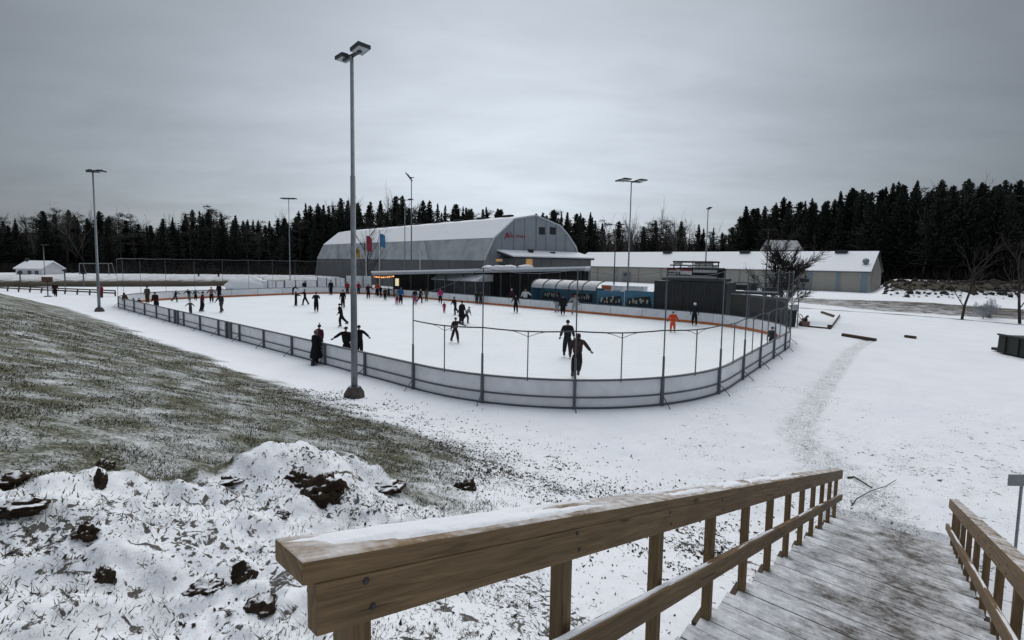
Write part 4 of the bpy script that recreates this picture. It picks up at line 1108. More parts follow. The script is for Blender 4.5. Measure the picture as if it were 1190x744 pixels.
# ------------------------------------------------------------------ black press box
def make_pressbox():
    v = FV+1.0; ua, ub = far_uv(760, v), far_uv(844, v)
    Z = lambda px, py: hit(px, py, rk(0, v), VX)[2]
    t = thing('press_box', rk((ua+ub)/2, v+1.5), 'black press box with stacked open tiers on top behind the far boards', 'press box')
    z0 = float(Z(770, 326.5))
    b = MB(); b.frame(RC, UX, VX, ZUP, (ub, ua), (v, v+3), (-.1, z0)); b.build('container', BLACK, t)
    b = MB()
    for k in range(9): 
        u = ub+(ua-ub)*(k+.5)/9; b.frame(rk(u, v), UX, VX, ZUP, (-.03, .03), (-.035, -.003), (.0, z0-.05))
    b.build('seam', DARKMETAL, t)
    ud = far_uv(788, v)
    b = MB(); b.frame(rk(ud, v), UX, VX, ZUP, (-.45, .45), (-.06, -.036), (.1, 2.2)); b.build('door', mat('black_door', (.02, .012, .013), .5, .1), t)
    def tier(px0, px1, ya, yb, name, m, dv0, dv1):
        a, c = far_uv(px0, v), far_uv(px1, v)
        b = MB(); b.frame(RC, UX, VX, ZUP, (c, a), (v+dv0, v+dv1), (float(Z(802, yb)), float(Z(802, ya)))); return b.build(name, m, t)
    tier(768, 838, 323.4, 326.8, 'platform', DARKMETAL, .15, 2.9)
    tier(773, 832, 311.6, 313.2, 'roof_beam', BLACK, .2, 2.8)
    tier(773, 832, 317.0, 318.2, 'middle_beam', BLACK, .2, .35)
    tier(773, 832, 319.6, 320.6, 'rail_beam', BLACK, .2, .30)
    tier(779, 826, 303.4, 305.4, 'top_beam', BLACK, .3, 2.2)
    tier(776, 831, 307.8, 309.4, 'upper_beam', DARKMETAL, .25, .5)
    GREYP = mat('grey_panel', (.30, .31, .32), .6, .15, .8)
    tier(775, 790, 313.4, 316.8, 'side_panel', GREYP, .24, .28)
    tier(803, 831, 313.4, 316.8, 'side_panel', GREYP, .24, .28)
    tier(789, 802, 315.0, 319.4, 'sign_panel', mat('pale_panel', (.42, .42, .43), .6, .1), .15, .19)
    tier(788, 802, 313.0, 314.8, 'red_strip', mat('red_panel', (.16, .02, .03), .6, .1), .14, .19)
    tier(774, 784, 313.0, 314.6, 'red_strip', mat('red_panel2', (.16, .02, .03), .6, .1), .14, .19)
    tier(780, 790, 305.6, 307.6, 'side_panel', GREYP, .34, .38); tier(797, 803, 308, 310.6, 'sign_panel', GREYP, .2, .24)
    tier(804, 826, 305.6, 307.6, 'side_panel', mat('grey_panel2', (.15, .155, .16), .6, .15), .34, .38)
    tier(804, 831, 309.6, 311.4, 'side_panel', GREYP, .3, .34)
    tier(776, 831, 320.8, 323.2, 'side_panel', GREYP, .24, .28)
    for px in (773.5, 789, 803, 817, 831.5):
        u = far_uv(px, v)
        for dv in (.3, 2.6):
            b = MB(); b.frame(rk(u, v+dv), UX, VX, ZUP, (-.05, .05), (-.05, .05), (z0-.02, float(Z(802, 311.6)))); b.build('post', DARKMETAL, t)
    for px in (780, 802, 825):
        u = far_uv(px, v)
        for dv in (.42, 2.1):
            b = MB(); b.frame(rk(u, v+dv), UX, VX, ZUP, (-.04, .04), (-.04, .04), (float(Z(802, 311.5)), float(Z(802, 303.6)))); b.build('post', DARKMETAL, t)
    tier(776, 831, 311.0, 323.0, 'back_panel', mat('press_back', (.07, .072, .078), .7, .2, 1), 2.5, 2.55)
make_pressbox()
# dark screen wall round the far right corner
def make_screen():
    t = thing('screen_wall', rk(-28, 12), 'dark ribbed screen wall behind the right corner of the rink', 'screen wall')
    s0 = s_of(rk(far_uv(846, FV+.2), 15)); s1 = s_of(atz(916, 404)); a, b_ = arc_between(s0, s1, rk(-29.2, 10))
    pts = []; n = 26
    m = ribbed('screen_boards', (.040, .038, .038), 2.2, .3)
    q0, q1 = a, b_
    while (lambda p: PPX+F*p[0]/p[1])(walk(q1, 1.06)[0]) > 917.5 or walk(q1)[0][1] < 33: q1 -= .1
    b = MB()
    for k in range(n):
        f0, f1 = q0+(q1-q0)*k/n, q0+(q1-q0)*(k+1)/n
        vs = [walk(q, o, z)[0] for q in (f0, f1) for o in (1.0, 1.06) for z in (-.1, 2.62)]
        b.add(vs, [(0, 1, 5, 4), (2, 6, 7, 3), (1, 3, 7, 5), (0, 4, 6, 2), (0, 2, 3, 1), (4, 5, 7, 6)])
    b.build('boarding', m, t)
    b = MB()
    for k in range(n):
        f0, f1 = q0+(q1-q0)*k/n, q0+(q1-q0)*(k+1)/n
        vs = [walk(q, o, z)[0] for q in (f0, f1) for o in (.94, 1.12) for z in (2.623, 2.70)]
        b.add(vs, [(0, 1, 5, 4), (2, 6, 7, 3), (1, 3, 7, 5), (0, 4, 6, 2), (0, 2, 3, 1), (4, 5, 7, 6)])
    b.build('coping', mat('coping_grey', (.16, .165, .17), .7, .2), t)
    for k in range(0, n+1, 3):
        c, d, nn = walk(q0+(q1-q0)*k/n); b = MB(); b.frame(c, d, nn, ZUP, (-.05, .05), (1.063, 1.16), (-.2, 2.62)); b.build('post', DARKMETAL, t)
    return q0, q1
make_screen()
# deck with boxes behind the screen wall
def deck():
    P = rk(-27, 18.6); t = thing('viewing_deck', P, 'low grey viewing deck with a rail behind the dark screen wall', 'deck')
    p0 = atd(848, 339, 47); p1 = atd(908, 339, 44.5)
    d = p1-p0; d[2] = 0; L = np.linalg.norm(d); d /= L; sd = np.array([-d[1], d[0], 0])
    b = MB(); b.frame(np.array([p0[0], p0[1], 0]), d, sd, ZUP, (0, L), (0, 2.2), (2.3, 2.5)); b.build('floor', DARKMETAL, t)
    b = MB(); b.frame(np.array([p0[0], p0[1], 0]), d, sd, ZUP, (1.2, L-.3), (.4, 1.9), (2.504, 2.62)); b.build('snow', SNOW, t)
    for x in (0.1, L/3, 2*L/3, L-.1):
        for y in (.1, 2.1):
            b = MB(); b.frame(np.array([p0[0], p0[1], 0])+d*x+sd*y, d, sd, ZUP, (-.06, .06), (-.06, .06), (-.2, 2.297 if y < 1 else 3.3)); b.build('post', DARKMETAL, t)
    b = MB(); b.frame(np.array([p0[0], p0[1], 0]), d, sd, ZUP, (0, L), (2.05, 2.15), (3.303, 3.38)); b.build('rail', DARKMETAL, t)
    for x, w, h in ((.9, .5, .55), (1.9, .35, .75), (3.6, .9, .35)):
        b = MB(); b.frame(np.array([p0[0], p0[1], 0])+d*x+sd*1.0, d, sd, ZUP, (-w, w), (-.35, .35), (2.625, 2.62+h)); o = tag(b.build('equipment_box', mat('box_dark', (.03, .032, .035), .6, .3), None, False, p0+d*x), {.9: 'wide low dark equipment box, leftmost on the viewing deck', 1.9: 'tall dark equipment box on the viewing deck', 3.6: 'flat wide dark equipment box, rightmost on the viewing deck'}[x], 'box'); bev(o, .04)
deck()
# dark container and clutter at the end of the screen wall
def clutter():
    P = atz(923, 381, -.1); t = thing('waste_container', P, 'dark green waste container at the right end of the screen wall', 'container')
    b = MB(); b.prism([(-.55, 0), (.55, 0), (.65, 1.35), (-.65, 1.35)], P+np.array([-.35, .2, 0]), np.array([1, 0, 0]), ZUP, np.array([0, 1, 0]), 1.2); o = b.build('bin_body', mat('bin_green', (.016, .022, .018), .6, .2), t); bev(o, .04)
    b = MB(); b.prism([(-.7, 1.36), (.7, 1.36), (.66, 1.47), (-.66, 1.47)], P+np.array([-.35, .15, 0]), np.array([1, 0, 0]), ZUP, np.array([0, 1, 0]), 1.3); b.build('lid', DARKMETAL, t)
    P = atz(935, 380, -.1); t = thing('snow_blower', P, 'small reddish snow blower beside the dark green container', 'snow blower')
    b = MB(); b.box(P+np.array([0, 0, .28]), (.55, .5, .42), .3); b.lump(P+np.array([.05, .1, .6]), (.24, .24, .2), 3, .1); b.build('housing', mat('blower_body', (.20, .13, .12), .6, .3), t)
    b = MB(); b.tube([P+np.array([-.1, .2, .5]), P+np.array([-.2, .8, 1.0])], .03, 6); b.tube([P+np.array([.15, .2, .5]), P+np.array([.1, .8, 1.0])], .03, 6); b.tube([P+np.array([-.2, .8, 1.0]), P+np.array([.1, .8, 1.0])], .03, 6); b.build('handle', DARKMETAL, t)
    for sx in (-.3, .3):
        b = MB(); c = P+np.array([sx, .15, .17]); b.tube([c-np.array([.05, 0, 0]), c+np.array([.05, 0, 0])], .2, 10); b.build('wheel', BLACK, t)
    b = MB(); b.tube([P+np.array([0, -.1, .5]), P+np.array([0, -.15, .85]), P+np.array([0, -.35, .95])], [.1, .08, .1], 8); b.build('chute', BLACK, t)
    P = atd(928.5, 345, 40); g = -.1; t = thing('wire_post', (P[0], P[1], g), 'thin dark post with a square frame beside the dark green container', 'post')
    b = MB(); b.tube([(P[0], P[1], g), (P[0], P[1], 2.5)], .035, 6); b.build('post', DARKMETAL, t); b = MB(); b.box((P[0]-.3, P[1], 1.6), (.55, .03, .5)); b.build('panel', mat('post_panel', (.3, .32, .34), .6, .2), t)
clutter()
# timber edgings lying in the snow
def timber(p0, p1, w, h, label, snowy=True):
    a, c = atz(*p0, -.05), atz(*p1, -.05)
    for q in (a, c): q[2] = float(H(q[:1], q[1:2])[0])
    t = thing('timber_edging', (a+c)/2, label, 'timber edging')
    b = MB(); b.beam(a+ZUP*h/2, c+ZUP*h/2, w, h); b.build('beam', WOODDARK, t)
    if snowy:
        b = MB(); n = 24; 
        for k in range(n):
            f0, f1 = .02+.96*k/n, .02+.96*(k+1)/n; b.beam(a+(c-a)*f0+ZUP*(h+.02+.008*math.sin(k*2.3)), a+(c-a)*f1+ZUP*(h+.02+.008*math.sin(k*2.3+2.3)), w*.85, .05)
        b.build('snow', SNOW, t)
timber((955, 364), (971, 369.5), .25, .22, 'short dark timber edging farthest from the rink on the snowfield', False)
timber((964, 381), (974, 367.5), .32, .22, 'snow-topped timber edging running towards the shed')
timber((938, 380), (966, 382.5), .2, .12, 'thin timber edging beside the reddish snow blower', False)
timber((979, 389), (1018, 393.5), .35, .20, 'long timber edging at the head of the trodden path', False)
timber((1052, 390), (1064, 391.5), .3, .18, 'short dark timber lump alone on the right snowfield', False)
# dark green skip at the right edge
def skip():
    P = atz(1158, 409, -.15); Qe = atz(1205, 419, -.15)
    d = Qe-P; d[2] = 0; L = np.linalg.norm(d)*1.5; d /= np.linalg.norm(d); sd = np.array([-d[1], d[0], 0]); P[2] = -.2
    t = thing('skip', P+d*L/2, 'dark green steel skip cut by the right picture edge', 'skip')
    m = mat('skip_green', (.022, .027, .023), .6, .2, 2)
    b = MB(); b.prism([(.0, .05), (L, .05), (L, 1.15), (.05, 1.15)], P, d, ZUP, sd, 1.8); o = b.build('body', m, t); bev(o, .04)
    b = MB(); b.beam(P+ZUP*1.17-d*.0-sd*.0, P+ZUP*1.17+d*L, .12, .10); b.build('rim', DARKMETAL, t)
    for k in range(6):
        b = MB(); b.frame(P+d*(.6+k*.9), d, sd, ZUP, (-.05, .05), (-.07, -.003), (.08, 1.1)); b.build('rib', m, t)
    b = MB(); b.beam(P-d*.05+ZUP*.12+sd*.5, P-d*.75+ZUP*.16+sd*.5, .5, .16); b.build('tow_arm', BLACK, t)
skip()

# ------------------------------------------------------------------ left background
def house():
    P = atd(33, 309, 122); z = float(H(P[:1], P[1:2])[0]); P[2] = z
    t = thing('white_house', P, 'small white house with a snowy roof at the far left forest edge', 'house')
    w = 30/F*122/2
    k = 3.0
    b = MB(); b.frame(P, np.array([1, 0, 0]), np.array([0, 1, 0]), ZUP, (-w, w), (0, 6), (-1.2, 1.5)); b.build('wall', mat('house_white', (.55, .57, .6), .7, .1, .8), t)
    b = MB(); b.prism([(-.4, 1.4), (3, 3.3), (6.4, 1.4), (6.4, 1.62), (3, 3.6), (-.4, 1.62)], P-np.array([w+.3, 0, 0]), np.array([0, 1, 0]), ZUP, np.array([1, 0, 0]), 2*w+.6); rf = b.build('roof', SNOW, t)
    b = MB(); b.prism([(0.1, 1.5), (3, 3.25), (5.9, 1.5)], P-np.array([w, 0, 0]), np.array([0, 1, 0]), ZUP, np.array([1, 0, 0]), 2*w); b.build('gable', mat('house_white2', (.5, .52, .55), .7, .1), t)
    for x in (-2.2, .2, 2.0):
        b = MB(); b.frame(P+np.array([x, 0, 0]), np.array([1, 0, 0]), np.array([0, 1, 0]), ZUP, (-.45, .45), (-.06, -.003), (-.1, 1.0)); b.build('window', GLASS, t)
    b = MB(); b.frame(P+np.array([-3.0, 2.5, 0]), np.array([1, 0, 0]), np.array([0, 1, 0]), ZUP, (-.3, .3), (0, .6), (2.6, 4.2)); b.build('chimney', DARKMETAL, rf)
    P = atd(915, 292, 140); z = float(H(P[:1], P[1:2])[0]); P[2] = z
    t = thing('forest_house', P, 'house with a pale grey roof half hidden in the forest behind the shed', 'house')
    zt = atd(915, 279.5, 140)[2]; zb = atd(915, 291, 140)[2]; w = 4.2
    b = MB(); b.frame(P, np.array([1, 0, 0]), np.array([0, 1, 0]), ZUP, (-w, w), (.4, 6), (-1, zb-z+.2)); b.build('wall', mat('house_dark', (.06, .05, .05), .8, .2), t)
    b = MB(); b.prism([(-.3, zb-z), (3.2, zt-z), (6.7, zb-z), (6.7, zb-z+.2), (3.2, zt-z+.2), (-.3, zb-z+.2)], P-np.array([w+.3, 0, 0]), np.array([0, 1, 0]), ZUP, np.array([1, 0, 0]), 2*w+.6); b.build('roof', mat('roof_frosted', (.42, .42, .43), .8, .25, 1.2), t)
    b = MB(); b.frame(P+np.array([-1, .4, 0]), np.array([1, 0, 0]), np.array([0, 1, 0]), ZUP, (-.6, .6), (-.06, -.003), (.6, 2)); b.build('window', GLASS, t)
house()
# raised far field and its brown bank
def bank():
    m = bpy.data.materials.new('turf_bank'); nt, bs, out = nodes(m)
    tc = N(nt, 'ShaderNodeTexCoord').outputs['Object']; sx = N(nt, 'ShaderNodeSeparateXYZ'); nt.links.new(tc, sx.inputs[0])
    k = mth(nt, 'ADD', sx.outputs[2], mth(nt, 'MULTIPLY', mth(nt, 'SUBTRACT', noise(nt, .9, 5, tc), .5), .7))
    c = mix(nt, ramp(nt, k, .74, 1.12), mix(nt, noise(nt, 3, 4, tc), (.030, .026, .018), (.075, .062, .04)), (.66, .68, .72))
    nt.links.new(c, bs.inputs['Base Color']); bs.inputs['Roughness'].default_value = .9
    a, c_ = atz(-160, 334, 0), atz(432, 331.5, 0)
    d = c_-a; d[2] = 0; L = np.linalg.norm(d); d /= L; sd = np.array([-d[1], d[0], 0])
    if sd[1] < 0: sd = -sd
    b = MB(); prof = [(0, -.3), (.3, .25), (.8, .62), (1.6, .84), (4, .98), (12, 1.02), (26, 1.05), (34, .6), (36, -.4)]
    n = 90; vs = []
    for i in range(n+1):
        for j, (y, z) in enumerate(prof):
            x = L*i/n; taper = min(1, (n-i)/6)
            wv = .12*math.sin(i*.7+j)+.08*math.sin(i*1.9)
            vs.append(np.array([a[0], a[1], 0])+d*x+sd*(y+wv)+ZUP*(z*taper-.3*(1-taper)+(.05*math.sin(i*1.3+j*2) if 0 < j < 8 else 0)))
    k = len(prof); b.add(vs, [(i*k+j, (i+1)*k+j, (i+1)*k+j+1, i*k+j+1) for i in range(n) for j in range(k-1)])
    o = b.build('embankment', m, None, True); tag(o, kind='structure')
bank()
def heap():
    P = atz(283, 336, 0); t = None
    w = 50/F*P[1]/2
    bm = bmesh.new(); 
    b = MB(); n = 40; mm = 12; vs = []
    rg = random.Random(5)
    for i in range(n):
        th = 2*PI*i/n
        for j in range(mm+1):
            q = j/mm; ex = 1-(1-q)**2.6
            r = (1-q**2.6)**.5 if q < 1 else 0
            sx = abs(math.cos(th))**.6*math.copysign(1, math.cos(th)); sy = abs(math.sin(th))**.6*math.copysign(1, math.sin(th))
            nz = 1+.05*math.sin(3*th+j)+.04*math.sin(7*th)
            vs.append(P+np.array([sx*w*r*nz, sy*w*.45*r*nz+w*.4, q*1.95+.08*math.sin(5*th+q*4)]))
    b.add(vs, [(i*(mm+1)+j, ((i+1) % n)*(mm+1)+j, ((i+1) % n)*(mm+1)+j+1, i*(mm+1)+j+1) for i in range(n) for j in range(mm)])
    tag(b.build('snow_heap', snow_mat('heaped_snow', .5), None, True, P), 'flat-topped heap of shovelled snow beyond the far left boards', 'snow heap')
heap()
def goal(px0, px1, ytop, D, label):
    a, c = atd(px0, ytop, D), atd(px1, ytop, D); g = float(H(a[:1], a[1:2])[0])
    t = thing('football_goal', ((a+c)/2)*np.array([1, 1, 0])+ZUP*g, label, 'football goal')
    m = mat('goal_tube', (.17, .19, .19), .5, .1)
    for q in (a, c):
        b = MB(); b.tube([(q[0], q[1], g-.1), tuple(q), (q[0], q[1]+1.0, q[2])], .09, 6); b.build('upright', m, t); 
        b = MB(); b.tube([(q[0], q[1]+1.0, q[2]), (q[0], q[1]+2.0, g)], .06, 6); b.build('stay', m, t)
    b = MB(); b.tube([a, c], .09, 6); b.build('crossbar', m, t)
    b = MB(); w = float(c[0]-a[0])
    vs = [(a[0], a[1]+1.0, a[2]), (c[0], c[1]+1.0, c[2]), (c[0], c[1]+2, g), (a[0], a[1]+2, g)]
    b.add(vs, [(0, 1, 2, 3)], 0, [[(0, 0), (w, 0), (w, 2), (0, 2)]]); b.build('net', NET, t)
goal(92, 126, 306.3, 112, 'white football goal on the raised field at far left')
def rail_fence(p0, p1, h, n, label, col, name='low_fence'):
    a, c = atz(*p0, 0), atz(*p1, 0); t = thing(name, (a+c)/2, label, 'low fence')
    m = mat('fence_'+name, col, .7, .2)
    b = MB(); b.beam(a+ZUP*h, c+ZUP*h, .12, .16); b.build('rail', m, t)
    for k in range(n):
        p = a+(c-a)*k/(n-1); b = MB(); b.frame(p, np.array([1, 0, 0]), np.array([0, 1, 0]), ZUP, (-.06, .06), (-.06, .06), (-.2, h-.085)); b.build('post', m, t)
rail_fence((-40, 335.5), (134, 344), .35, 14, 'low dark timber rail nearer the grassy slope at far left', (.06, .05, .045))
rail_fence((-40, 333.5), (134, 341), .35, 14, 'low dark timber rail nearer the brown bank at far left', (.06, .05, .045))
# wooden stand with a disc top, and similar stands further off
def stand(px, yb, h, label):
    P = atz(px, yb, -.05); t = thing('target_stand', P, label, 'target stand')
    b = MB(); b.tube([P-ZUP*.1, P+ZUP*h], .06, 6); b.build('post', DARKMETAL, t)
    b = MB(); b.lathe([(0, 0), (.4, 0), (.35, .06), (0, .06)], P, 10); b.build('foot', DARKMETAL, t)
    b = MB(); b.box(P+ZUP*(h+.0), (1.25, .14, .62)); b.build('board', mat('brown_board', (.085, .045, .028), .8, .3), t)
stand(55.8, 344.5, 2.05, 'brown target board on a post beside the walking person at far left')
def small_post(px, yb, yt, label):
    P = atz(px, yb, .0); zt = atd(px, yt, P[1])[2]
    t = thing('field_post', P, label, 'post'); b = MB(); b.tube([P, P*np.array([1, 1, 0])+ZUP*zt], .09, 8); b.build('post', DGALV, t)
    b = MB(); b.box(P*np.array([1, 1, 0])+ZUP*zt, (.55, .3, .22)); b.build('cap', DARKMETAL, t)
small_post(24, 333, 317, 'field post at the very left before the brown bank')
small_post(76, 334, 314.5, 'field post left of the left light pole before the brown bank')
small_post(97.5, 333.5, 318, 'short field post just left of the left light pole')
# white advertising panels behind the far left of the rink
def panels():
    for i, (p0, p1, yt, lab) in enumerate(((302, 330, 327, 'low white panel board behind the far boards, leftmost of four'), (331, 368, 326.5, 'white panel board with dark gaps, second from the snow heap'), (369, 401, 323.5, 'white panel board left of the main light pole behind the far boards'), (402, 432, 321, 'tallest white panel board, beside the glowing canopy lights'))):
        D = 78-i*2.2; a, c = atd(p0, 333, D), atd(p1, 333, D); zt = atd(p1, yt, D)[2]
        t = thing('panel_board', np.array([(a[0]+c[0])/2, D, 0]), lab, 'panel board')
        n = 3; w = (c[0]-a[0])/n
        for k in range(n):
            b = MB(); b.frame(np.array([a[0]+w*k, D, 0]), np.array([1, 0, 0]), np.array([0, 1, 0]), ZUP, (.08, w-.08), (0, .06), (.15, zt)); b.build('panel', WHITEB, t)
        for k in range(n+1):
            b = MB(); b.frame(np.array([a[0]+w*k, D, 0]), np.array([1, 0, 0]), np.array([0, 1, 0]), ZUP, (-.05, .05), (-.03, .09), (-.2, zt+.06)); b.build('post', DGALV, t)
panels()
# flags
def flag(px, yb, yt, D, fy0, fy1, col, label, flip=1):
    P = atd(px, yb, D); P[2] = 0; zt = atd(px, yt, D)[2]; z1 = atd(px, fy0, D)[2]; z0 = atd(px, fy1, D)[2]
    t = thing('flagpole', P, label, 'flag')
    b = MB(); b.tube([P-ZUP*.1, P+ZUP*zt], [.08, .05], 8); b.build('pole', mat('white_pole', (.55, .57, .6), .5, .05), t)
    if fy1-fy0 < 1: return
    b = MB(); vs = []; n = 10
    for i in range(n+1):
        x = i/n
        for j in range(5):
            q = j/4; vs.append(P+np.array([flip*(.06+.85*x), .12*math.sin(x*6+q*2), z1+(z0-z1)*q-.35*x*x]))
    b.add(vs, [(i*5+j, (i+1)*5+j, (i+1)*5+j+1, i*5+j+1) for i in range(n) for j in range(4)])
    b.build('flag_cloth', mat('cloth_'+label.split()[0], col, .8, .25, 1.5), t, True)
flag(425.5, 321, 268, 74, 274, 291, (.26, .035, .06), 'red flag hanging on a white pole in front of the hall')
flag(441, 318, 267, 74, 271.5, 286.5, (.05, .17, .32), 'blue flag hanging on a white pole in front of the hall')
flag(411.5, 320, 285, 74, 288, 298, (.36, .22, .05), 'yellow flag partly hidden by the main light pole', 1)
flag(488, 322, 292, 72, 293, 293.5, (.4, .4, .4), 'bare white flagpole right of the dark hall light pole')

# ------------------------------------------------------------------ people
SKIN = mat('skin', (.42, .26, .20), .6, .05)
GLOVE = mat('glove', (.02, .02, .022), .8, .1)
BOOT = mat('skate_boot', (.03, .03, .032), .5, .1)
BOOTW = mat('skate_boot_white', (.5, .5, .5), .5, .1)
BLADE = mat('skate_blade', (.35, .37, .4), .3, .05, metal=.8)
_cl = {}
def cloth(c):
    k = tuple(c)
    if k not in _cl: _cl[k] = mat('cloth', c, .9, .25, 6, .3, 25, spec=.1)
    return _cl[k]
def skin_obj(name, verts, edges, rads, root, material, parent, sub=1):
    bm = bmesh.new(); lay = bm.verts.layers.skin.verify()
    vs = [bm.verts.new(v) for v in verts]
    for a, b in edges: bm.edges.new((vs[a], vs[b]))
    for v, r in zip(vs, rads):
        v[lay].radius = r if hasattr(r, '__len__') else (r, r); v[lay].use_root = False
    vs[root][lay].use_root = True
    me = bpy.data.meshes.new(name); bm.to_mesh(me); bm.free(); me.materials.append(material)
    o = bpy.data.objects.new(name, me); COL.objects.link(o)
    if parent is not None: o.parent = parent
    m = o.modifiers.new('skin', 'SKIN'); m.use_smooth_shade = True; m.branch_smoothing = .4
    if sub: s = o.modifiers.new('sub', 'SUBSURF'); s.levels = sub; s.render_levels = sub
    return o
def skate_mesh():
    out = []
    for mt in (BOOT, BOOTW):
        b = MB()
        prof = [(-.11, .02), (.13, .02), (.165, .035), (.16, .075), (.09, .10), (.04, .13), (.035, .22), (-.09, .22), (-.105, .10)]
        b.prism([(x, z+.05) for x, z in prof], (-.045, 0, 0), np.array([0, 1, 0]), ZUP, np.array([1, 0, 0]), .09, 0)
        b.prism([(-.13, .0), (.15, .0), (.16, .02), (-.14, .02)], (-.004, 0, 0), np.array([0, 1, 0]), ZUP, np.array([1, 0, 0]), .008, 1)
        for y in (-.07, .09): b.box((0, y, .045), (.012, .04, .048), 0, 1)
        o = b.build('skate', [mt, BLADE]); me = o.data; bpy.data.objects.remove(o); out.append(me)
    b = MB(); b.prism([(-.10, -.05), (.17, -.05), (.175, .0), (.10, .05), (.05, .09), (.045, .25), (-.08, .25), (-.10, .10)], (-.045, 0, .05), np.array([0, 1, 0]), ZUP, np.array([1, 0, 0]), .09, 0)
    o = b.build('boot', [BOOT]); me = o.data; bpy.data.objects.remove(o); out.append(me)
    return out
SK_B, SK_W, BOOTM = skate_mesh()
def glove_mesh():
    # palm, four bent fingers of unequal length and a thumb leaving the side of the palm
    V = [(0, 0, 0), (0, 0, -.05), (0, 0, -.09)]; E_ = [(0, 1), (1, 2)]; Rr = [(.034, .024), (.046, .026), (.046, .022)]
    for i, (x, L) in enumerate(((-.033, .062), (-.011, .074), (.011, .070), (.033, .054))):
        k = len(V); V += [(x, .003, -.105), (x*1.1, .012, -.105-L*.5), (x*1.1, .034, -.105-L*.9)]; Rr += [(.011, .011), (.010, .010), (.008, .008)]
        E_ += [(2, k), (k, k+1), (k+1, k+2)]
    k = len(V); V += [(.050, .008, -.045), (.066, .022, -.075), (.064, .036, -.098)]; Rr += [(.013, .013), (.012, .012), (.009, .009)]; E_ += [(1, k), (k, k+1), (k+1, k+2)]
    o = skin_obj('glove', V, E_, Rr, 0, GLOVE, None, 1)
    C.view_layer.update(); dg = C.evaluated_depsgraph_get()
    me = bpy.data.meshes.new_from_object(o.evaluated_get(dg)); bpy.data.objects.remove(o)
    return me
GLOVEM = glove_mesh()
def person(px, py, h, label, jc, tc, hat=None, face=180, lean=0, legs=((8, 0), (-8, 4)), spread=5, arms=((12, 5, 10), (12, -5, 10)), z=0.0, kind='hat', coat=0, boots='b', yaw=0, cat='skater', group='people on and around the rink', gl=None, pom=False, hairc=(.03, .02, .015), D=None, fat=1.0):
    fat *= 1.12
    P = atz(px, py, z) if D is None else atd(px, py, D)*np.array([1, 1, 0])+ZUP*z
    t = thing('person', P, label, cat, group, R(180-face) if False else R(-face))
    k = h/1.75; t.scale = (k, k, k)
    def dirv(a, s): return np.array([math.sin(R(s)), math.sin(R(a))*math.cos(R(s)), -math.cos(R(a))*math.cos(R(s))])
    hip = np.array([0, 0, 0.0]); L = R(lean)
    J = {}
    ank = []
    for i, sd in ((0, -1), (1, 1)):
        a, bnd = legs[i][0], legs[i][1]
        h0 = hip+np.array([sd*.09, 0, -.03]); sp_ = sd*(legs[i][2] if len(legs[i]) > 2 else spread)
        kn = h0+.43*dirv(a, sp_); an = kn+.41*dirv(a-bnd, sp_*.6)
        J['h%d' % i], J['k%d' % i], J['a%d' % i] = h0, kn, an; ank.append(an)
    low = min(a[2] for a in ank); foot = .20 if boots in ('b', 'w') else .16
    up = foot-low
    for q in J: J[q] = J[q]+ZUP*up
    hip = hip+ZUP*up
    tdir = np.array([0, math.sin(L), math.cos(L)])
    spine = hip+tdir*.17; chest = hip+tdir*.40; nb = hip+tdir*.53; nk = nb+np.array([0, math.sin(L*.6), math.cos(L*.6)])*.07
    hd = nk+np.array([0, .02+.05*math.sin(L*.4), 1])*.085; ht = hd+np.array([0, math.sin(L*.3)*.1, .085])
    arm = []
    for i, sd in ((0, -1), (1, 1)):
        ab, fw, eb = arms[i]
        sh = chest+tdir*.085+np.array([sd*.175*fat, 0, 0])
        d1 = np.array([sd*math.sin(R(ab)), math.cos(R(ab))*math.sin(R(fw)), -math.cos(R(ab))*math.cos(R(fw))])
        # forearm: bend forwards
        c_, s_ = math.cos(R(eb)), math.sin(R(eb)); fwdv = np.array([0, 1, 0])-d1*d1[1]; fwdv /= np.linalg.norm(fwdv)+1e-9
        d2 = d1*c_+fwdv*s_
        el = sh+d1*.28; wr = el+d2*.25; arm.append((sh, el, wr, d2))
    if kind == 'hood': pass
    V = [hip, spine, chest, nb, nk, hd, ht, hd+np.array([0, .088, -.012])]
    Rr = [(.085, .07), (.08, .065), (.09, .07), (.06, .055), (.056, .056), (.095, .105), (.08, .088), (.018, .016)]
    E_ = [(0, 1), (1, 2), (2, 3), (3, 4), (4, 5), (5, 6), (5, 7)]
    for i in (0, 1):
        n = len(V); V += [J['h%d' % i], J['k%d' % i], J['a%d' % i]]; Rr += [.06, .045, .036]; E_ += [(0, n), (n, n+1), (n+1, n+2)]
    for i in (0, 1):
        sh, el, wr, d2 = arm[i]; n = len(V); V += [sh, el, wr]; Rr += [.042, .036, .028]; E_ += [(2, n), (n, n+1), (n+1, n+2)]
    skin_obj('body', V, E_, Rr, 0, SKIN, t)
    F_ = fat
    V = [hip-ZUP*.14, spine, chest, nb+tdir*.03]; Rr = [(.205*F_, .17*F_), (.190*F_, .16*F_), (.205*F_, .165*F_), (.105, .10)]; E_ = [(0, 1), (1, 2), (2, 3)]
    for i in (0, 1):
        sh, el, wr, d2 = arm[i]; n = len(V); V += [sh, el, wr+d2*.0]; Rr += [.098, .080, .062]; E_ += [(2, n), (n, n+1), (n+1, n+2)]
    skin_obj('jacket', V, E_, Rr, 0, cloth(jc), t)
    V = [hip+ZUP*.10, hip-ZUP*.02]; Rr = [(.165*F_, .145*F_), (.165*F_, .145*F_)]; E_ = [(0, 1)]
    for i in (0, 1):
        n = len(V); V += [J['h%d' % i]-ZUP*.08, J['k%d' % i], J['a%d' % i]-ZUP*.02]; Rr += [.125*F_, .105*F_, .088]; E_ += [(1, n), (n, n+1), (n+1, n+2)]
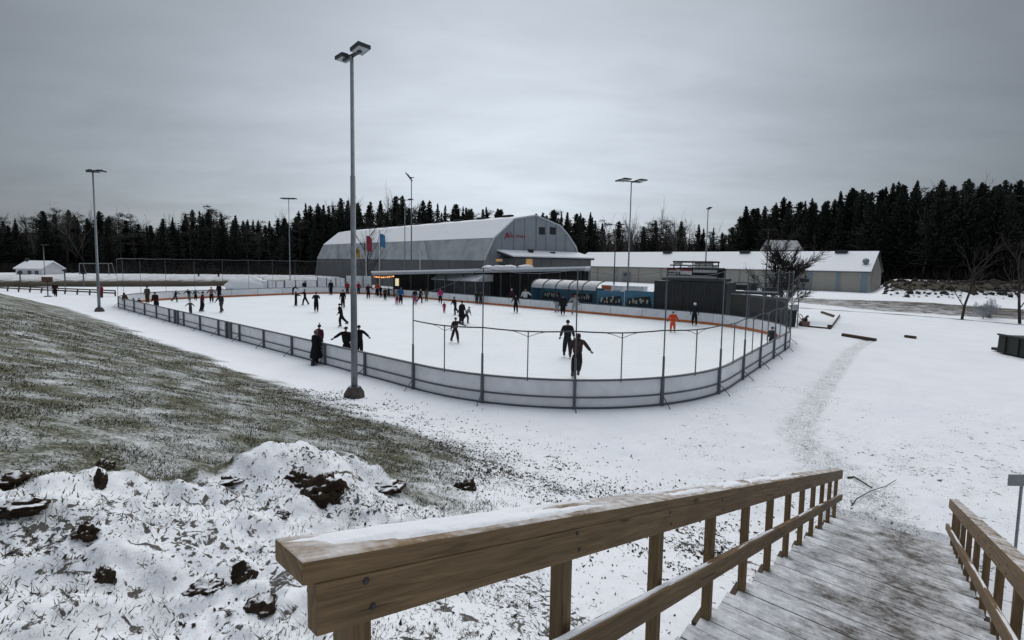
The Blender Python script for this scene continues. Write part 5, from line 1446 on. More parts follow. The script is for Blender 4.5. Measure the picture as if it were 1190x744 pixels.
    skin_obj('trousers', V, E_, Rr, 0, cloth(tc), t)
    if coat:
        b = MB(); c0 = (J['k0']+J['k1'])/2; rows = 7; vs = []; n = 14
        for r_ in range(rows+1):
            f = r_/rows; c = spine*(1-f)+(np.array([c0[0]*f, c0[1]*.8, hip[2]-coat*.62]))*f
            for q in range(n):
                th = 2*PI*q/n; wob = 1+.05*math.sin(th*4+r_)*f
                vs.append(c+np.array([math.cos(th)*(.165+.10*f)*wob*F_, math.sin(th)*(.135+.10*f)*wob*F_, 0]))
        b.add(vs, [(r_*n+q, r_*n+(q+1) % n, (r_+1)*n+(q+1) % n, (r_+1)*n+q) for r_ in range(rows) for q in range(n)]+[tuple(range(rows*n, rows*n+n))])
        o = b.build('coat_skirt', cloth(jc), None, True); o.parent = t
    # hat, hood, helmet or hair
    hc = hat if hat is not None else hairc
    b = MB()
    if kind == 'helmet': prof = [(.118, -.03), (.124, .02), (.115, .075), (.075, .125), (0, .14)]
    elif kind == 'hair': prof = [(.085, -.10), (.104, -.03), (.108, .03), (.098, .08), (.06, .118), (0, .128)]
    elif kind == 'cap': prof = [(.098, .01), (.101, .04), (.092, .09), (.05, .115), (0, .12)]
    else: prof = [(.098, -.012), (.102, .02), (.100, .06), (.080, .105), (.045, .13), (0, .138)]
    back = np.array([0, -.014 if kind != 'hair' else -.03, 0])
    b.lathe(prof, hd+back, 12, 0, .94, 1.05)
    if kind == 'cap': b.frame(hd+np.array([0, .08, .03]), np.array([1, 0, 0]), np.array([0, 1, 0]), ZUP, (-.07, .07), (0, .11), (0, .012))
    if pom: b.lump(hd+back+ZUP*.19, (.045, .045, .045), 1, .1, 0, 1)
    o = b.build('hair' if kind == 'hair' else ('helmet' if kind == 'helmet' else 'hat'), cloth(hc), None, True); o.parent = t
    for i in (0, 1):
        sh, el, wr, d2 = arm[i]
        g = bpy.data.objects.new('glove', GLOVEM); COL.objects.link(g); g.parent = t; g.location = Vector([float(q) for q in wr-d2*.01])
        zq = Vector([-float(q) for q in d2]); yq = Vector((0, 1, 0)); yq = (yq-zq*yq.dot(zq)).normalized() if abs(zq.y) < .95 else Vector((0, 0, 1)); xq = yq.cross(zq)
        mm = Matrix((xq, yq, zq)).transposed()
        g.rotation_euler = mm.to_euler(); g.scale = (1 if i == 0 else -1, 1, 1)
    for i in (0, 1):
        me = {'b': SK_B, 'w': SK_W, 'x': BOOTM}[boots]
        s_ = bpy.data.objects.new('skate' if boots != 'x' else 'boot', me); COL.objects.link(s_); s_.parent = t
        a = J['a%d' % i]; s_.location = Vector((float(a[0]), float(a[1]), float(a[2]-(.20 if boots != 'x' else .16))))
        kn = J['k%d' % i]; bk = math.atan2(kn[1]-a[1], kn[2]-a[2]); raised = a[2]-min(q['a0'][2] for q in [J])
        s_.rotation_euler = (-min(max(-bk, 0), 1.0)*(.8 if a[2] > foot+.05 else .0), 0, R((-8, 8)[i]))
    return t
K = (.012, .012, .014); NAVY = (.014, .018, .032); DG = (.05, .053, .06); MAR = (.10, .015, .022); BRN = (.055, .034, .028); OLV = (.06, .045, .025)
STAND = ((3, 4, 3), (-2, 3, 3)); STRIDE = ((20, 22, 3), (-24, 22, 4)); GLIDE = ((14, 26), (-4, 10)); WALK = ((18, 6), (-16, 14))
OUT2 = ((54, 12, 14), (48, 4, 20)); DOWN = ((12, 4, 12), (12, -4, 12))
person(147.8, 359, 1.50, 'person in an olive brown jacket leaning on the far left corner of the boards', OLV, K, None, 200, 30, STAND, kind='hair', fat=1.15)
person(155.5, 359.6, 1.02, 'small dark child peeking over the boards, left of the pair of kids', K, K, DG, 190, kind='hat')
person(162, 361, 1.08, 'small child in a dark blue hat peeking over the boards beside the red black jacket', NAVY, K, NAVY, 170)
person(171.5, 352.3, 1.68, 'tall person in a grey brown jacket standing behind the two peeking kids', (.075, .062, .05), OLV, K, 175, 0, STAND)
person(182, 362.2, 1.68, 'stout person in a dark red black jacket right behind the left boards', (.035, .014, .016), K, K, 190, 12, STAND, fat=1.25)
person(204, 351.4, 1.25, 'child in navy with both arms reaching forward and a reddish hat', NAVY, DG, (.16, .03, .03), 90, 12, STRIDE, arms=((20, 60, 10), (20, 50, 15)))
person(220, 349.6, 1.30, 'crouching dark skater with arms spread wide near the far left boards', K, (.10, .14, .14), K, 180, 28, GLIDE, arms=OUT2)
person(227.5, 349.4, 1.18, 'child in a dark green jacket with one arm out beside the crouching skater', (.03, .055, .04), K, (.08, .09, .05), 150, 0, STAND, arms=((50, 5, 5), (20, 10, 20)))
person(235, 362.5, 1.74, 'skater in a dark red jacket gliding away with one leg trailing, at left', MAR, K, (.03, .012, .012), 60, 8, GLIDE)
person(221.6, 365.5, 1.10, 'small child in grey spreading both arms just behind the left boards', (.06, .065, .075), DG, (.05, .04, .05), 180, 5, STAND, arms=((48, 6, 5), (48, 6, 5)))
person(246, 352, 1.62, 'person in a pink grey jacket and red hat facing the pair of dark skaters', (.20, .12, .13), (.04, .014, .016), (.22, .04, .04), 150, 4, STAND, arms=((30, 5, 25), (30, 20, 25)))
person(254.8, 348, 1.76, 'dark figure standing directly behind the tall grey jacketed skater at left', K, K, K, 180, 0, STAND)
person(257.2, 363.5, 1.66, 'tall skater in a dark grey jacket holding out one arm at the left', (.035, .038, .042), (.06, .055, .062), K, 190, 4, WALK, arms=((15, 4, 10), (28, 10, 10)))
person(340.5, 343, 1.45, 'person in navy bending over at the far boards above the hand-holding pair', NAVY, NAVY, NAVY, 60, 55, STAND, arms=((20, 40, 20), (20, 40, 20)))
person(344, 355.6, 1.40, 'dark teenager on the left of the pair holding hands', K, K, OLV, 90, 3, STAND, arms=((20, 60, 5), (20, 70, 5)), kind='hair')
person(354.6, 354.8, 1.62, 'skater in dark red black on the right of the pair holding hands', (.03, .013, .015), K, (.09, .02, .02), 262, 6, WALK, arms=((30, 70, 5), (20, 5, 10)))
person(367.6, 363, 1.76, 'tall skater all in black with folded arms right of the hand-holding pair', K, K, K, 160, 2, ((2, 2, 2), (-2, 2, 2)), arms=((22, 10, 100), (22, 10, 100)))
person(398.5, 358, 1.75, 'dark figure standing directly behind the striding black skater', K, K, K, 180, 0, STAND)
person(396.8, 380, 1.66, 'black skater in mid stride left of the main light pole', K, K, (.035, .022, .02), 235, 14, STRIDE, arms=((12, 15, 25), (14, -30, 20)))
person(367.5, 424.5, 1.62, 'woman in a long black coat standing outside the boards', K, K, (.13, .11, .09), 25, 4, ((14, 2), (-20, 8)), z=-.05, coat=1.0, boots='x', kind='hair', cat='spectator', fat=1.1)
person(372, 414, 1.52, 'person in a maroon jacket and dark hat just across the boards from the long coat', (.075, .016, .045), K, (.025, .03, .03), 200, 4, STAND, pom=True)
person(403, 421, 1.62, 'person in black leaning on the boards with one arm stretched along the rail', K, K, (.015, .014, .015), 190, 6, STAND, arms=((20, 10, 30), (54, 14, 6)), kind='cap', fat=1.15)
person(417.8, 416, 1.56, 'dark person half hidden behind the main light pole reaching to the right', K, K, K, 180, 8, STAND, arms=((52, 14, 14), (20, 10, 30)))
person(403.7, 342.0, 1.72, 'person all in red standing by the far boards left of the main pole', (.30, .028, .035), (.06, .014, .018), (.30, .03, .035), 180, 0, STAND)
person(416.8, 342.2, 1.66, 'person in red jacket and navy trousers right of the main pole at the boards', (.26, .022, .04), NAVY, (.2, .03, .04), 170, 0, STAND)
person(428, 347.4, 1.78, 'skater in a dark maroon jacket stretching one arm to the right', (.06, .014, .026), K, (.07, .014, .02), 150, 0, STAND, arms=((50, 10, 5), (12, 4, 10)))
person(438.3, 344.2, 1.78, 'person in a bright orange red jacket under the glowing canopy lights', (.48, .055, .02), K, (.2, .04, .025), 160, 0, WALK)
person(442.3, 345.7, 1.50, 'dark person close to the right of the orange red jacket', K, NAVY, K, 200, 4, STRIDE)
person(447.6, 349, 1.45, 'brown clad child standing in front of the far group at the boards', (.05, .03, .022), K, (.12, .10, .10), 180, 0, STAND)
person(451.8, 345.3, 1.25, 'child in dark green holding one arm out by the far boards', (.02, .05, .032), K, K, 160, 0, STAND, arms=((50, 10, 5), (15, 5, 10)))
person(461.3, 354, 1.42, 'child with red trousers and a grey top beside the blue jacket', (.15, .17, .17), (.28, .025, .035), K, 150, 0, STAND)
person(465.7, 353.6, 1.80, 'person in a bright blue jacket and dark trousers', (.03, .11, .30), NAVY, (.03, .09, .22), 180, 0, STAND, fat=1.12)
person(482.2, 354.2, 1.66, 'person in a black jacket and pink trousers', K, (.33, .06, .13), K, 180, 0, STAND, kind='hair')
person(488.5, 352.6, 1.58, 'black skater taking a wide step right beside the pink trousers', K, K, (.3, .3, .3), 120, 8, STRIDE)
person(495.5, 350.5, 1.52, 'person in brown with pink sleeves at the far boards near the net end', (.08, .05, .03), (.12, .08, .035), K, 190, 0, STAND, kind='hair')
person(511.6, 353.4, 1.74, 'skater in a magenta jacket and black trousers', (.38, .03, .16), K, (.25, .03, .10), 175, 3, WALK, kind='hat')
person(516.2, 363.8, .98, 'toddler in crimson trailing the magenta jacket', (.33, .02, .07), (.30, .02, .07), (.22, .02, .06), 190, 4, STAND)
person(529, 366.2, 1.62, 'black skater leaning forward just left of the long dark coat on the ice', K, K, (.03, .02, .02), 225, 16, STRIDE, arms=((35, 15, 20), (35, -15, 20)))
person(536.4, 376.6, 1.72, 'adult in a long dark coat pushing a child in grey', K, K, K, 130, 4, STAND, coat=.75)
person(541.8, 376, 1.36, 'child in a pale grey jacket bent forward beside the long dark coat', (.22, .22, .22), K, DG, 110, 35, STRIDE)
person(528.8, 398.5, 1.48, 'skater in brownish black with one arm out, behind the net near the front', (.03, .02, .02), (.035, .02, .018), (.022, .016, .016), 150, 8, WALK, arms=((62, 5, 5), (20, 5, 15)))
person(554, 353.6, 1.40, 'left one of two dark green figures at the far boards behind the net pole', (.022, .03, .024), K, OLV, 180, 0, STAND)
person(558.6, 354.0, 1.40, 'right one of two dark green figures at the far boards behind the net pole', (.03, .026, .022), K, (.05, .03, .035), 180, 0, STAND)
person(599.2, 363.8, 1.74, 'skater all in black standing alone in front of the white jacket', K, K, K, 195, 0, ((4, 2, 6), (-6, 4, 6)), arms=((18, 0, 20), (24, 4, 40)))
person(610.3, 357.6, 1.92, 'person in a white jacket and wide dark trousers at the far boards', (.55, .56, .58), (.02, .014, .013), (.20, .15, .10), 180, 0, ((2, 0, 3), (-2, 0, 3)), kind='hair', fat=1.2, arms=((48, 4, 40), (20, 4, 30)))
person(594.4, 351.5, 1.75, 'spectator in purple with a white hat behind the far boards', (.045, .012, .04), K, (.62, .62, .62), 180, 0, STAND, z=0, boots='x', cat='spectator', D=57.2)
person(647.2, 363.4, 1.80, 'person in a navy jacket and pale trousers left of the broad black figure', NAVY, (.30, .31, .33), K, 170, 0, STAND)
person(654, 366.4, 1.80, 'broad figure in a long black jacket in front of the blue shelter', K, K, K, 180, 0, STAND, fat=1.3, coat=.35)
person(667.5, 365.8, 1.80, 'person in pale grey clothes and a pink hat with one arm out', (.34, .33, .34), (.30, .31, .32), (.36, .06, .09), 180, 0, ((8, 2, 9), (-8, 2, 9)), arms=((20, 5, 10), (48, 5, 5)), kind='hair', hairc=(.30, .05, .08))
person(659, 415.6, 1.86, 'dark skater leaning back, behind the brown jacketed skater', K, K, K, 185, -7, ((12, 4), (2, 26)), arms=((14, 5, 15), (18, 0, 15)), kind='hood')
person(670, 439, 1.82, 'nearest skater in a dark brown jacket pushing off beside the net pole', (.045, .026, .026), K, (.055, .03, .024), 20, 22, ((-2, 4), (-10, 40)), arms=((14, -12, 20), (34, 14, 12)), kind='hair', hairc=(.055, .032, .025), fat=1.1)
person(781.5, 386.3, 1.45, 'child in a bright orange red snowsuit', (.62, .06, .018), (.66, .10, .05), (.09, .03, .03), 180, 0, ((3, 2, 6), (-3, 2, 6)), arms=((28, 5, 6), (28, 5, 6)), fat=1.15)
person(806.7, 378.6, 1.78, 'skater in black with a white helmet by the far right boards', (.012, .018, .024), K, (.68, .68, .68), 205, 3, GLIDE, kind='helmet')
person(896, 410.5, 1.42, 'dark clad child just behind the boards at the right corner', (.03, .03, .034), K, (.06, .035, .035), 230, 0, STAND)
person(64.5, 344.6, 1.62, 'person in dark red black walking outside the rink at far left', (.03, .012, .016), K, (.02, .012, .014), 150, 2, WALK, z=-.08, boots='x', cat='walker')
person(118, 346.2, 1.45, 'child in red partly behind the left light pole', (.22, .02, .035), (.12, .02, .03), (.18, .02, .03), 180, 0, STAND, z=-.08, boots='x', cat='walker')
person(302, 334.5, 1.75, 'left one of two dark spectators at the right end of the snow heap', K, K, K, 180, z=-.05, boots='x', cat='spectator')
person(305.5, 334.8, 1.70, 'right one of two dark spectators at the right end of the snow heap', NAVY, K, K, 180, z=-.05, boots='x', cat='spectator')
person(353.8, 338.0, 1.80, 'dark spectator between the white panel boards behind the far boards', K, K, K, 180, z=-.05, boots='x', cat='spectator', D=70)
person(384.5, 337, 2.0, 'tall dark spectator in front of the white panels left of the main pole', K, K, K, 180, z=-.05, boots='x', cat='spectator', D=68)
person(230.8, 320, 1.7, 'dark walker on the raised white field, left one', K, K, K, 180, z=.9, boots='x', cat='walker', D=102)
person(254, 320.5, 1.7, 'dark walker on the raised white field, right one', K, K, K, 180, z=.9, boots='x', cat='walker', D=101)

# ------------------------------------------------------------------ trees
def spruce_mesh(h, seed, wide=.17, bare=.04, ragged=.3, pw=.7):
    rg = random.Random(seed); b = MB(); t = MB()
    t.tube([(0, 0, -1.5), (0, 0, h*.5), (0, 0, h*.98)], [h*.014+.06, h*.009+.03, .02], 6)
    z = h*bare
    V = []; Fq = []
    while z < h*.995:
        q = z/h; r = h*wide*((1-q)**pw)*(.72+ragged*rg.random()*1.4)*min(1, .55+q*3.5)+.10
        n = rg.randint(6, 9); a0 = rg.random()*6
        for k in range(n):
            if rg.random() < .07: continue
            a = a0+2*PI*k/n+rg.uniform(-.3, .3); L = r*rg.uniform(.55, 1.15); dr = -.45*(1-q)+.25*q
            ca, sa = math.cos(a), math.sin(a); m = max(2, int(L/.42)+1)
            for j in range(m):
                f0 = j/m; f1 = (j+1.25)/m; f1 = min(f1, 1.08)
                wz = lambda f: z+L*(dr*f+.30*f*f*(1 if q < .8 else .3))
                w = (.30*L*(1-.55*f0))*rg.uniform(.6, 1.2)*.5+.06
                p0 = (ca*L*f0, sa*L*f0, wz(f0)+rg.uniform(-.06, .06)); p1 = (ca*L*f1, sa*L*f1, wz(f1)+rg.uniform(-.1, .05))
                o = len(V); s1, s2 = rg.uniform(.7, 1.3), rg.uniform(.7, 1.3); dz = rg.uniform(.12, .42)
                V += [p0, (p0[0]*.45+p1[0]*.55-sa*w*s1, p0[1]*.45+p1[1]*.55+ca*w*s1, (p0[2]+p1[2])/2-dz*.8), p1, (p0[0]*.45+p1[0]*.55+sa*w*s2, p0[1]*.45+p1[1]*.55-ca*w*s2, (p0[2]+p1[2])/2-dz)]
                Fq.append((o, o+1, o+2, o+3))
                if rg.random() < .6:
                    o = len(V); e = rg.uniform(.2, .5)
                    V += [p0, p1, ((p0[0]+p1[0])/2+rg.uniform(-.1, .1), (p0[1]+p1[1])/2+rg.uniform(-.1, .1), min(p0[2], p1[2])-e)]; Fq.append((o, o+1, o+2))
        z += rg.uniform(.26, .42)*(1.0 if q < .75 else .7)
    b.add(V, Fq); return t, b
def pine_mesh(h, seed):
    rg = random.Random(seed); t = MB(); b = MB()
    pts = [(0, 0, -1.5), (rg.uniform(-.2, .2), 0, h*.35), (rg.uniform(-.4, .4), rg.uniform(-.3, .3), h*.7), (rg.uniform(-.4, .4), 0, h*.97)]
    t.tube(pts, [h*.014+.05, h*.012, h*.008, .03], 6)
    V = []; Fq = []
    for _ in range(26):
        q = rg.uniform(.42, 1.0); zc = h*q; a = rg.random()*6.3; rr_ = h*.16*math.sin(PI*min(1, max(.15, (1.06-q)/.62)))*rg.uniform(.4, 1.1)
        c = np.array([math.cos(a)*rr_, math.sin(a)*rr_, zc]); s = rg.uniform(.5, 1.15)
        t.tube([(0, 0, zc-.7), tuple(c)], [.06, .02], 4)
        for k in range(60):
            p = c+np.array([rg.gauss(0, s*.55), rg.gauss(0, s*.55), rg.gauss(0, s*.26)]); w = rg.uniform(.10, .26); o = len(V)
            d1 = np.array([rg.gauss(0, 1), rg.gauss(0, 1), rg.gauss(0, .6)]); d1 /= np.linalg.norm(d1); d2 = np.array([rg.gauss(0, 1), rg.gauss(0, 1), rg.gauss(0, 1)]); d2 /= np.linalg.norm(d2)
            V += [p-d1*w, p+d2*w*.7, p+d1*w]; Fq.append((o, o+1, o+2))
    b.add(V, Fq); return t, b
def bare_mesh(h, seed, spread=.5, dense=5, depth=4, rmin=.012):
    rg = random.Random(seed); t = MB(); b = MB()
    def branch(p, d, L, r, lev):
        n = 3; pts = [p]; q = p.copy(); dd = d.copy()
        for k in range(n):
            dd = dd+np.array([rg.gauss(0, .10), rg.gauss(0, .10), rg.gauss(.05, .06)]); dd /= np.linalg.norm(dd); q = q+dd*L/n; pts.append(q.copy())
        (t if lev < 1 else b).tube(pts, [r*(1-.55*k/n) for k in range(n+1)], 6 if lev == 0 else 3, cap=False)
        if lev >= depth: return
        m = dense+ (4 if lev == 0 else 0)
        for k in range(m):
            f = rg.uniform(.28 if lev == 0 else .15, 1.0); i = min(n-1, int(f*n)); pp = pts[i]+(pts[i+1]-pts[i])*(f*n-i)
            a = rg.random()*6.3; sd = np.cross(dd, np.array([math.cos(a), math.sin(a), .3])); sd /= np.linalg.norm(sd)+1e-9
            nd = dd*(1-spread)+sd*spread*rg.uniform(.7, 1.4)+np.array([0, 0, .16]); nd /= np.linalg.norm(nd)
            branch(pp, nd, L*rg.uniform(.34, .55)*(1.15 if lev == 0 else 1), max(r*.42, rmin), lev+1)
    branch(np.array([0, 0, -.6]), np.array([0, 0, 1.0]), h*.78, h*.011+.04, 0)
    return t, b
def proto(kind, maker, tm, cm):
    tr, cr = maker
    e = bpy.data.objects.new(kind, None); COL.objects.link(e); e.empty_display_size = .5
    a = tr.build('trunk', tm, None, True); a.parent = e
    c = cr.build('crown', cm, None); c.parent = e
    return e
SPR = [proto('spruce_tree', spruce_mesh(18, 100+i, (.16, .185, .215, .165, .235, .20)[i], (.03, .05, .12, .04, .16, .08)[i], .55, (.88, .70, .80, .74, .78, .62)[i]), BARK, NEEDLE) for i in range(6)]
PIN = [proto('pine_tree', pine_mesh(16, 200+i), BARK, PINEN) for i in range(3)]
BAR = [proto('bare_tree', bare_mesh(15, 300+i, .36, 6, 3), BARK if i < 2 else PALEBARK, BARK if i < 2 else PALEBARK) for i in range(4)]
for e in SPR+PIN+BAR: e.location = (0, -400, -60)       # only sources; re-used by the first tree of each kind below
PROTOUSED = set()
OUTL = [(-120, 250), (-50, 250), (0, 247), (20, 252), (40, 250), (55, 238), (75, 238), (100, 245), (130, 243), (150, 245), (175, 255), (200, 248), (230, 240), (250, 238), (265, 245), (285, 250), (300, 247), (315, 255), (330, 243), (345, 245), (362, 229), (380, 232), (400, 228), (415, 232), (430, 228), (445, 230), (462, 226), (480, 232), (492, 229), (510, 236), (517, 233), (535, 238), (550, 240), (560, 236), (575, 238), (590, 248), (610, 246), (640, 240), (655, 245), (670, 241), (690, 247), (705, 255), (722, 253), (735, 255), (750, 249), (770, 248), (785, 252), (800, 262), (805, 257), (815, 264), (835, 262), (850, 262), (862, 238), (878, 232), (890, 240), (905, 229), (920, 235), (935, 228), (950, 230), (965, 220), (978, 216), (990, 219), (1000, 215), (1010, 222), (1025, 212), (1036, 206), (1050, 210), (1060, 208), (1075, 212), (1085, 207), (1100, 212), (1115, 206), (1125, 207), (1140, 212), (1155, 208), (1172, 206), (1190, 212), (1240, 205), (1320, 205)]
OX = [p for p, y in OUTL]; OY = [y for p, y in OUTL]
def place_tree(src, x, y, h, base, label, group, cat='tree'):
    if src.name not in PROTOUSED: o = src; PROTOUSED.add(src.name)
    else: o = copy_tree(src)
    o.location = (x, y, float(H(np.array([x]), np.array([y]))[0])-.2); k = h/base; w = k*random.uniform(.85, 1.15); o.scale = (w, w, k)
    o.rotation_euler = (0, 0, random.uniform(0, 6.3)); tag(o, label, cat, group); return o
NAMES = {'s': ('spruce', 18, SPR), 'p': ('pine', 16, PIN), 'b': ('bare leafless tree', 15, BAR)}
ZONE = [(330, 'left of the arched hall'), (690, 'behind the arched hall'), (855, 'in the low gap between hall and tall right forest'), (3000, 'behind and right of the long shed')]
def forest():
    rg = random.Random(77); cnt = 0
    for row, (dd, sp) in enumerate(((0, 4.8), (6, 4.6), (13, 4.8), (21, 5.2))):
        px = -70 + rg.uniform(0, 10)
        while px < 1270:
            az = math.atan2((px-PPX)/F, 1); D = float(np.interp(az, FAZ, FD))+dd+rg.uniform(-2.5, 2.5)
            x = (px-PPX)/F*D
            g = float(H(np.array([x]), np.array([D]))[0])
            ytop = float(np.interp(px, OX, OY)); ytop += rg.uniform(0, 12) if row else rg.uniform(-1, 22)
            h = (EYE+(horizon(px)-ytop)/F*D*1.0)-g
            h = max(5, h)
            if px < 190: w = (.46, .34, .20)
            elif px < 600: w = (.72, .22, .06)
            elif px < 690: w = (.75, .20, .05)
            elif px < 855: w = (.30, .24, .46)
            elif px < 1070: w = (.88, .04, .08)
            else: w = (.74, .12, .14)
            k = rg.choices('spb', w)[0]; nm, base, srcs = NAMES[k]
            z = next(t for lim, t in ZONE if px < lim)
            place_tree(rg.choice(srcs), x, D, h*{'s': 1.0, 'p': .97, 'b': .90}[k], base, {'s': 'dark pointed spruce in the forest '+z, 'p': 'round-topped pine in the forest '+z, 'b': 'bare leafless tree in the forest '+z}[k], nm+'s '+z); cnt += 1
            px += sp*F/D/ (1+((px-PPX)/F)**2)**.5*rg.uniform(.75, 1.25)
    # the forest's depth behind those: one mass
    V = []; Fq = []
    b = MB()
    for row, dd in enumerate((28, 34, 41, 50)):
        px = -110
        while px < 1310:
            az = math.atan2((px-PPX)/F, 1); D = float(np.interp(az, FAZ, FD))+dd+rg.uniform(-3, 3); x = (px-PPX)/F*D
            g = float(H(np.array([x]), np.array([D]))[0]); h = max(4, (EYE+(horizon(px)-float(np.interp(px, OX, OY))-rg.uniform(10, 26))/F*D)-g)
            zz = h*.02; wd = rg.uniform(.13, .2)
            while zz < h:
                q = zz/h; r = h*wd*(1-q)**.8*rg.uniform(.7, 1.2)+.1; n = 5; a0 = rg.random()*6
                for k in range(n):
                    a = a0+k*2*PI/n; o = len(V); aw = rg.uniform(.5, .9)
                    V += [(x, D, g+zz+r*.35), (x+r*math.cos(a-aw), D+r*math.sin(a-aw), g+zz-r*rg.uniform(.2, .5)), (x+r*math.cos(a+aw*.4), D+r*math.sin(a+aw*.4), g+zz-r*rg.uniform(.1, .45))]; Fq.append((o, o+1, o+2))
                zz += h*.055
            px += 3.0*F/D*rg.uniform(.8, 1.2)
    b.add(V, Fq); o = b.build('distant_forest', mat('deep_needles', (.014, .018, .014), .9, .4, .4)); tag(o, 'dense dark forest mass behind the nearer trees', 'forest', kind='stuff')
    # scrub along the forest foot
    V = []; Fq = []
    pxs = RNG.uniform(-90, 1300, 5200); Ds = np.interp(np.arctan((pxs-PPX)/F), FAZ, FD)+RNG.uniform(-7, 6, 5200); xs = (pxs-PPX)/F*Ds; gs = H(xs, Ds)
    for x, D, g in zip(xs.tolist(), Ds.tolist(), gs.tolist()):
        for k in range(4):
            hh = rg.uniform(.6, 3.2); a = rg.uniform(0, 6.3); o = len(V); w = rg.uniform(.03, .35); bx = x+rg.gauss(0, .6)
            V += [(bx-w, D, g-.3), (bx+w, D+w, g-.3), (bx+math.cos(a)*hh*.45, D+math.sin(a)*hh*.45, g+hh)]; Fq.append((o, o+1, o+2))
    b = MB(); b.add(V, Fq); o = b.build('undergrowth', mat('scrub', (.022, .018, .015), .9, .5, .3)); tag(o, 'dark leafless undergrowth along the forest foot', 'undergrowth', kind='stuff')
    return cnt
NT = forest()
print('trees', NT)
# single trees nearer the rink
SM = MB()
def single(px, yb, D, ytop, label, seed, dense=6, depth=3, spread=.55, m=BARK, name='bare_tree', rmin=.012):
    P = atd(px, yb, D); g = float(H(P[:1], P[1:2])[0]); zt = atd(px, ytop, D)[2]
    tr, cr = bare_mesh(zt-g, seed, spread, dense, depth, rmin)
    e = thing(name, (P[0], P[1], g), label, 'tree')
    a = tr.build('trunk', m, None, True); a.parent = e; c = cr.build('crown', m, None); c.parent = e
single(897, 345, 47, 283, 'dense dark leafless tree rising behind the screen wall', 41, 10, 3, .46, rmin=.024)
single(915, 345, 46, 296, 'lower dark shrubby tree at the right end of the screen wall', 42, 10, 3, .48, rmin=.024)
single(1117, 373, 49, 282, 'leafless tree with a thick dark trunk standing before the rubble bank at right', 43, 5, 3, .42, rmin=.008)
single(430, 322, 76, 262, 'thin leafless tree between the red and blue flags', 44, 6, 3, .45)
single(1186, 375, 46, 272, 'dark leafless tree at the right picture edge', 45, 5, 3, .42, rmin=.008)
single(1141, 374, 50, 343, 'pale frosted shrub beside the thick dark trunk at right', 46, 9, 3, .7, mat('frosted_twig', (.30, .31, .33), .9, .2), 'frosted_shrub')
single(1150, 374, 51, 349, 'smaller pale frosted shrub right of the first frosted shrub', 47, 9, 3, .75, mat('frosted_twig2', (.26, .27, .29), .9, .2), 'frosted_shrub')
# rubble bank
def rubble():
    b = MB(); rg = random.Random(9)
    pxs = RNG.uniform(1028, 1290, 1000); Ds = RNG.uniform(85, 101, 1000); xs = (pxs-PPX)/F*Ds; gs = H(xs, Ds)
    base = bmesh.new(); bmesh.ops.create_icosphere(base, subdivisions=1, radius=1); bv = np.array([v.co for v in base.verts]); bf = [[v.index for v in f.verts] for f in base.faces]; base.free()
    for x, D, g in zip(xs.tolist(), Ds.tolist(), gs.tolist()):
        s = rg.uniform(.10, .26)+(.5*rg.random()**5)
        if g < .4 and rg.random() < .8: continue
        k = 1+RNG.uniform(-.3, .3, len(bv)); a = rg.random()*6; c_, s_ = math.cos(a), math.sin(a)
        v = bv*k[:, None]*np.array([s*rg.uniform(.7, 1.3), s, s*rg.uniform(.6, 1.1)]); v = np.stack([v[:, 0]*c_-v[:, 1]*s_, v[:, 0]*s_+v[:, 1]*c_, v[:, 2]], 1)
        b.add(v+np.array([x, D, g+s*.1]), bf)
    tag(b.build('rubble', mat('rubble_stone', (.035, .031, .027), .95, .7, 1.1, .5, 3)), 'dark rubble stones dusted with snow on the bank at far right', 'rubble', kind='stuff')
rubble()

# ------------------------------------------------------------------ light and sky
SUN_EL, SUN_AZ = 52.0, 8.0                     # behind the clouds, ahead of the camera and a little right
sd = bpy.data.lights.new('sun', 'SUN'); sd.energy = 1.25; sd.angle = R(70); sd.color = (1.0, .97, .94)
so = bpy.data.objects.new('sun', sd); COL.objects.link(so)
dv = Vector((math.sin(R(SUN_AZ))*math.cos(R(SUN_EL)), math.cos(R(SUN_AZ))*math.cos(R(SUN_EL)), math.sin(R(SUN_EL))))
so.rotation_euler = (-dv).to_track_quat('-Z', 'Y').to_euler(); so.location = (0, 0, 60)
w = bpy.data.worlds.new('World'); SC.world = w; w.use_nodes = True; nt = w.node_tree; nt.nodes.clear()
out = nt.nodes.new('ShaderNodeOutputWorld'); bg = nt.nodes.new('ShaderNodeBackground'); nt.links.new(bg.outputs[0], out.inputs[0]); bg.inputs[1].default_value = .1
sky = nt.nodes.new('ShaderNodeTexSky'); sky.sky_type = 'NISHITA'; sky.sun_disc = False; sky.sun_elevation = R(SUN_EL); sky.sun_rotation = R(SUN_AZ)
tc = nt.nodes.new('ShaderNodeTexCoord').outputs['Generated']
nv = nt.nodes.new('ShaderNodeVectorMath'); nv.operation = 'NORMALIZE'; nt.links.new(tc, nv.inputs[0]); vec = nv.outputs[0]
sx = nt.nodes.new('ShaderNodeSeparateXYZ'); nt.links.new(vec, sx.inputs[0])
zc = mth(nt, 'ADD', mth(nt, 'MAXIMUM', sx.outputs[2], 0.0), .13)
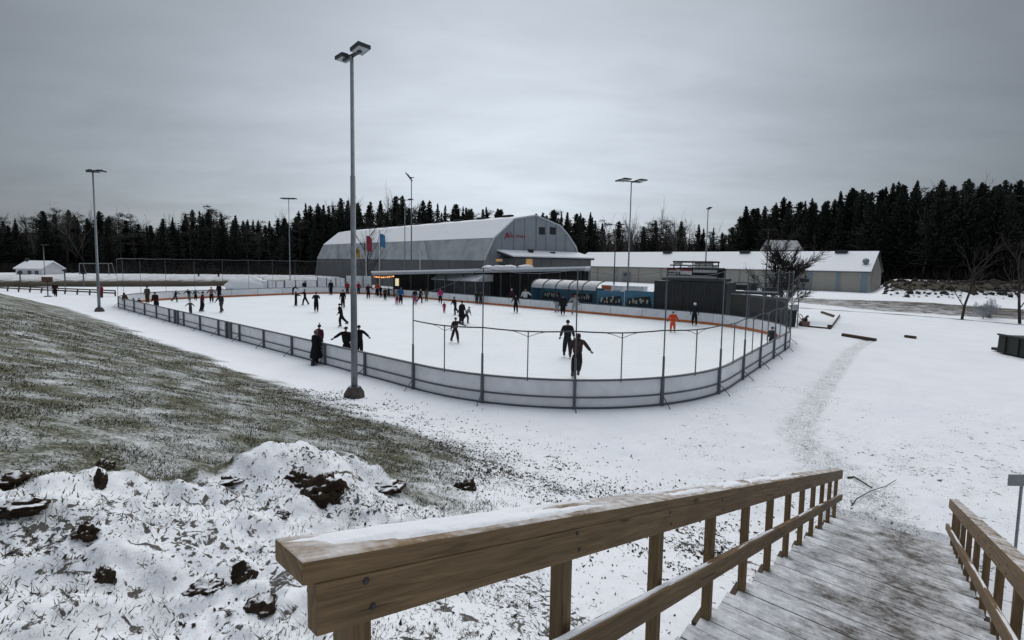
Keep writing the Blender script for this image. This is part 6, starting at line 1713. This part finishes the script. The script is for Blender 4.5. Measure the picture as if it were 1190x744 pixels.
cv = nt.nodes.new('ShaderNodeCombineXYZ'); nt.links.new(mth(nt, 'DIVIDE', sx.outputs[0], zc), cv.inputs[0]); nt.links.new(mth(nt, 'DIVIDE', sx.outputs[1], zc), cv.inputs[1])
mp = nt.nodes.new('ShaderNodeMapping'); mp.inputs['Rotation'].default_value = (0, 0, R(25)); mp.inputs['Scale'].default_value = (.8, 1.5, 1); nt.links.new(cv.outputs[0], mp.inputs[0])
c1 = noise(nt, .75, 6, mp.outputs[0], .5, .35); c2 = noise(nt, 2.4, 5, mp.outputs[0], .55, .3)
cl = mth(nt, 'ADD', mth(nt, 'MULTIPLY', c1, .7), mth(nt, 'MULTIPLY', c2, .3))
cf = ramp(nt, cl, .32, .68, .88, 1.09, True)
# the cloud is thinnest low in the north, ahead of the camera
bd = Vector((-.03, 1, .19)).normalized()
dt = nt.nodes.new('ShaderNodeVectorMath'); dt.operation = 'DOT_PRODUCT'; nt.links.new(vec, dt.inputs[0]); dt.inputs[1].default_value = bd
ang = mth(nt, 'ARCCOSINE', mth(nt, 'MINIMUM', dt.outputs['Value'], .99999))
fall = ramp(nt, ang, R(3), R(56), 1.0, .25, True)
zen = ramp(nt, sx.outputs[2], .62, .92, 0.0, .75, True)
br = mth(nt, 'ADD', fall, zen)
val = mth(nt, 'MULTIPLY', mth(nt, 'MULTIPLY', br, cf), 5.3)
cmb = nt.nodes.new('ShaderNodeVectorMath'); cmb.operation = 'SCALE'; cmb.inputs[0].default_value = (.89, .975, 1.075); nt.links.new(val, cmb.inputs['Scale'])
nt.links.new(mix(nt, .06, (0, 0, 0), sky.outputs[0]), bg.inputs[0])
m_ = nt.nodes.new('ShaderNodeMix'); m_.data_type = 'RGBA'; m_.inputs[0].default_value = .06; nt.links.new(cmb.outputs[0], m_.inputs[6]); nt.links.new(sky.outputs[0], m_.inputs[7]); nt.links.new(m_.outputs[2], bg.inputs[0])
SC.view_settings.view_transform = 'Standard'; SC.view_settings.look = 'None'; SC.view_settings.exposure = 0.5; SC.view_settings.gamma = 1.0; SC.view_settings.use_curve_mapping = False
SC.cycles.max_bounces = 6; SC.cycles.transparent_max_bounces = 24; SC.cycles.use_denoising = True
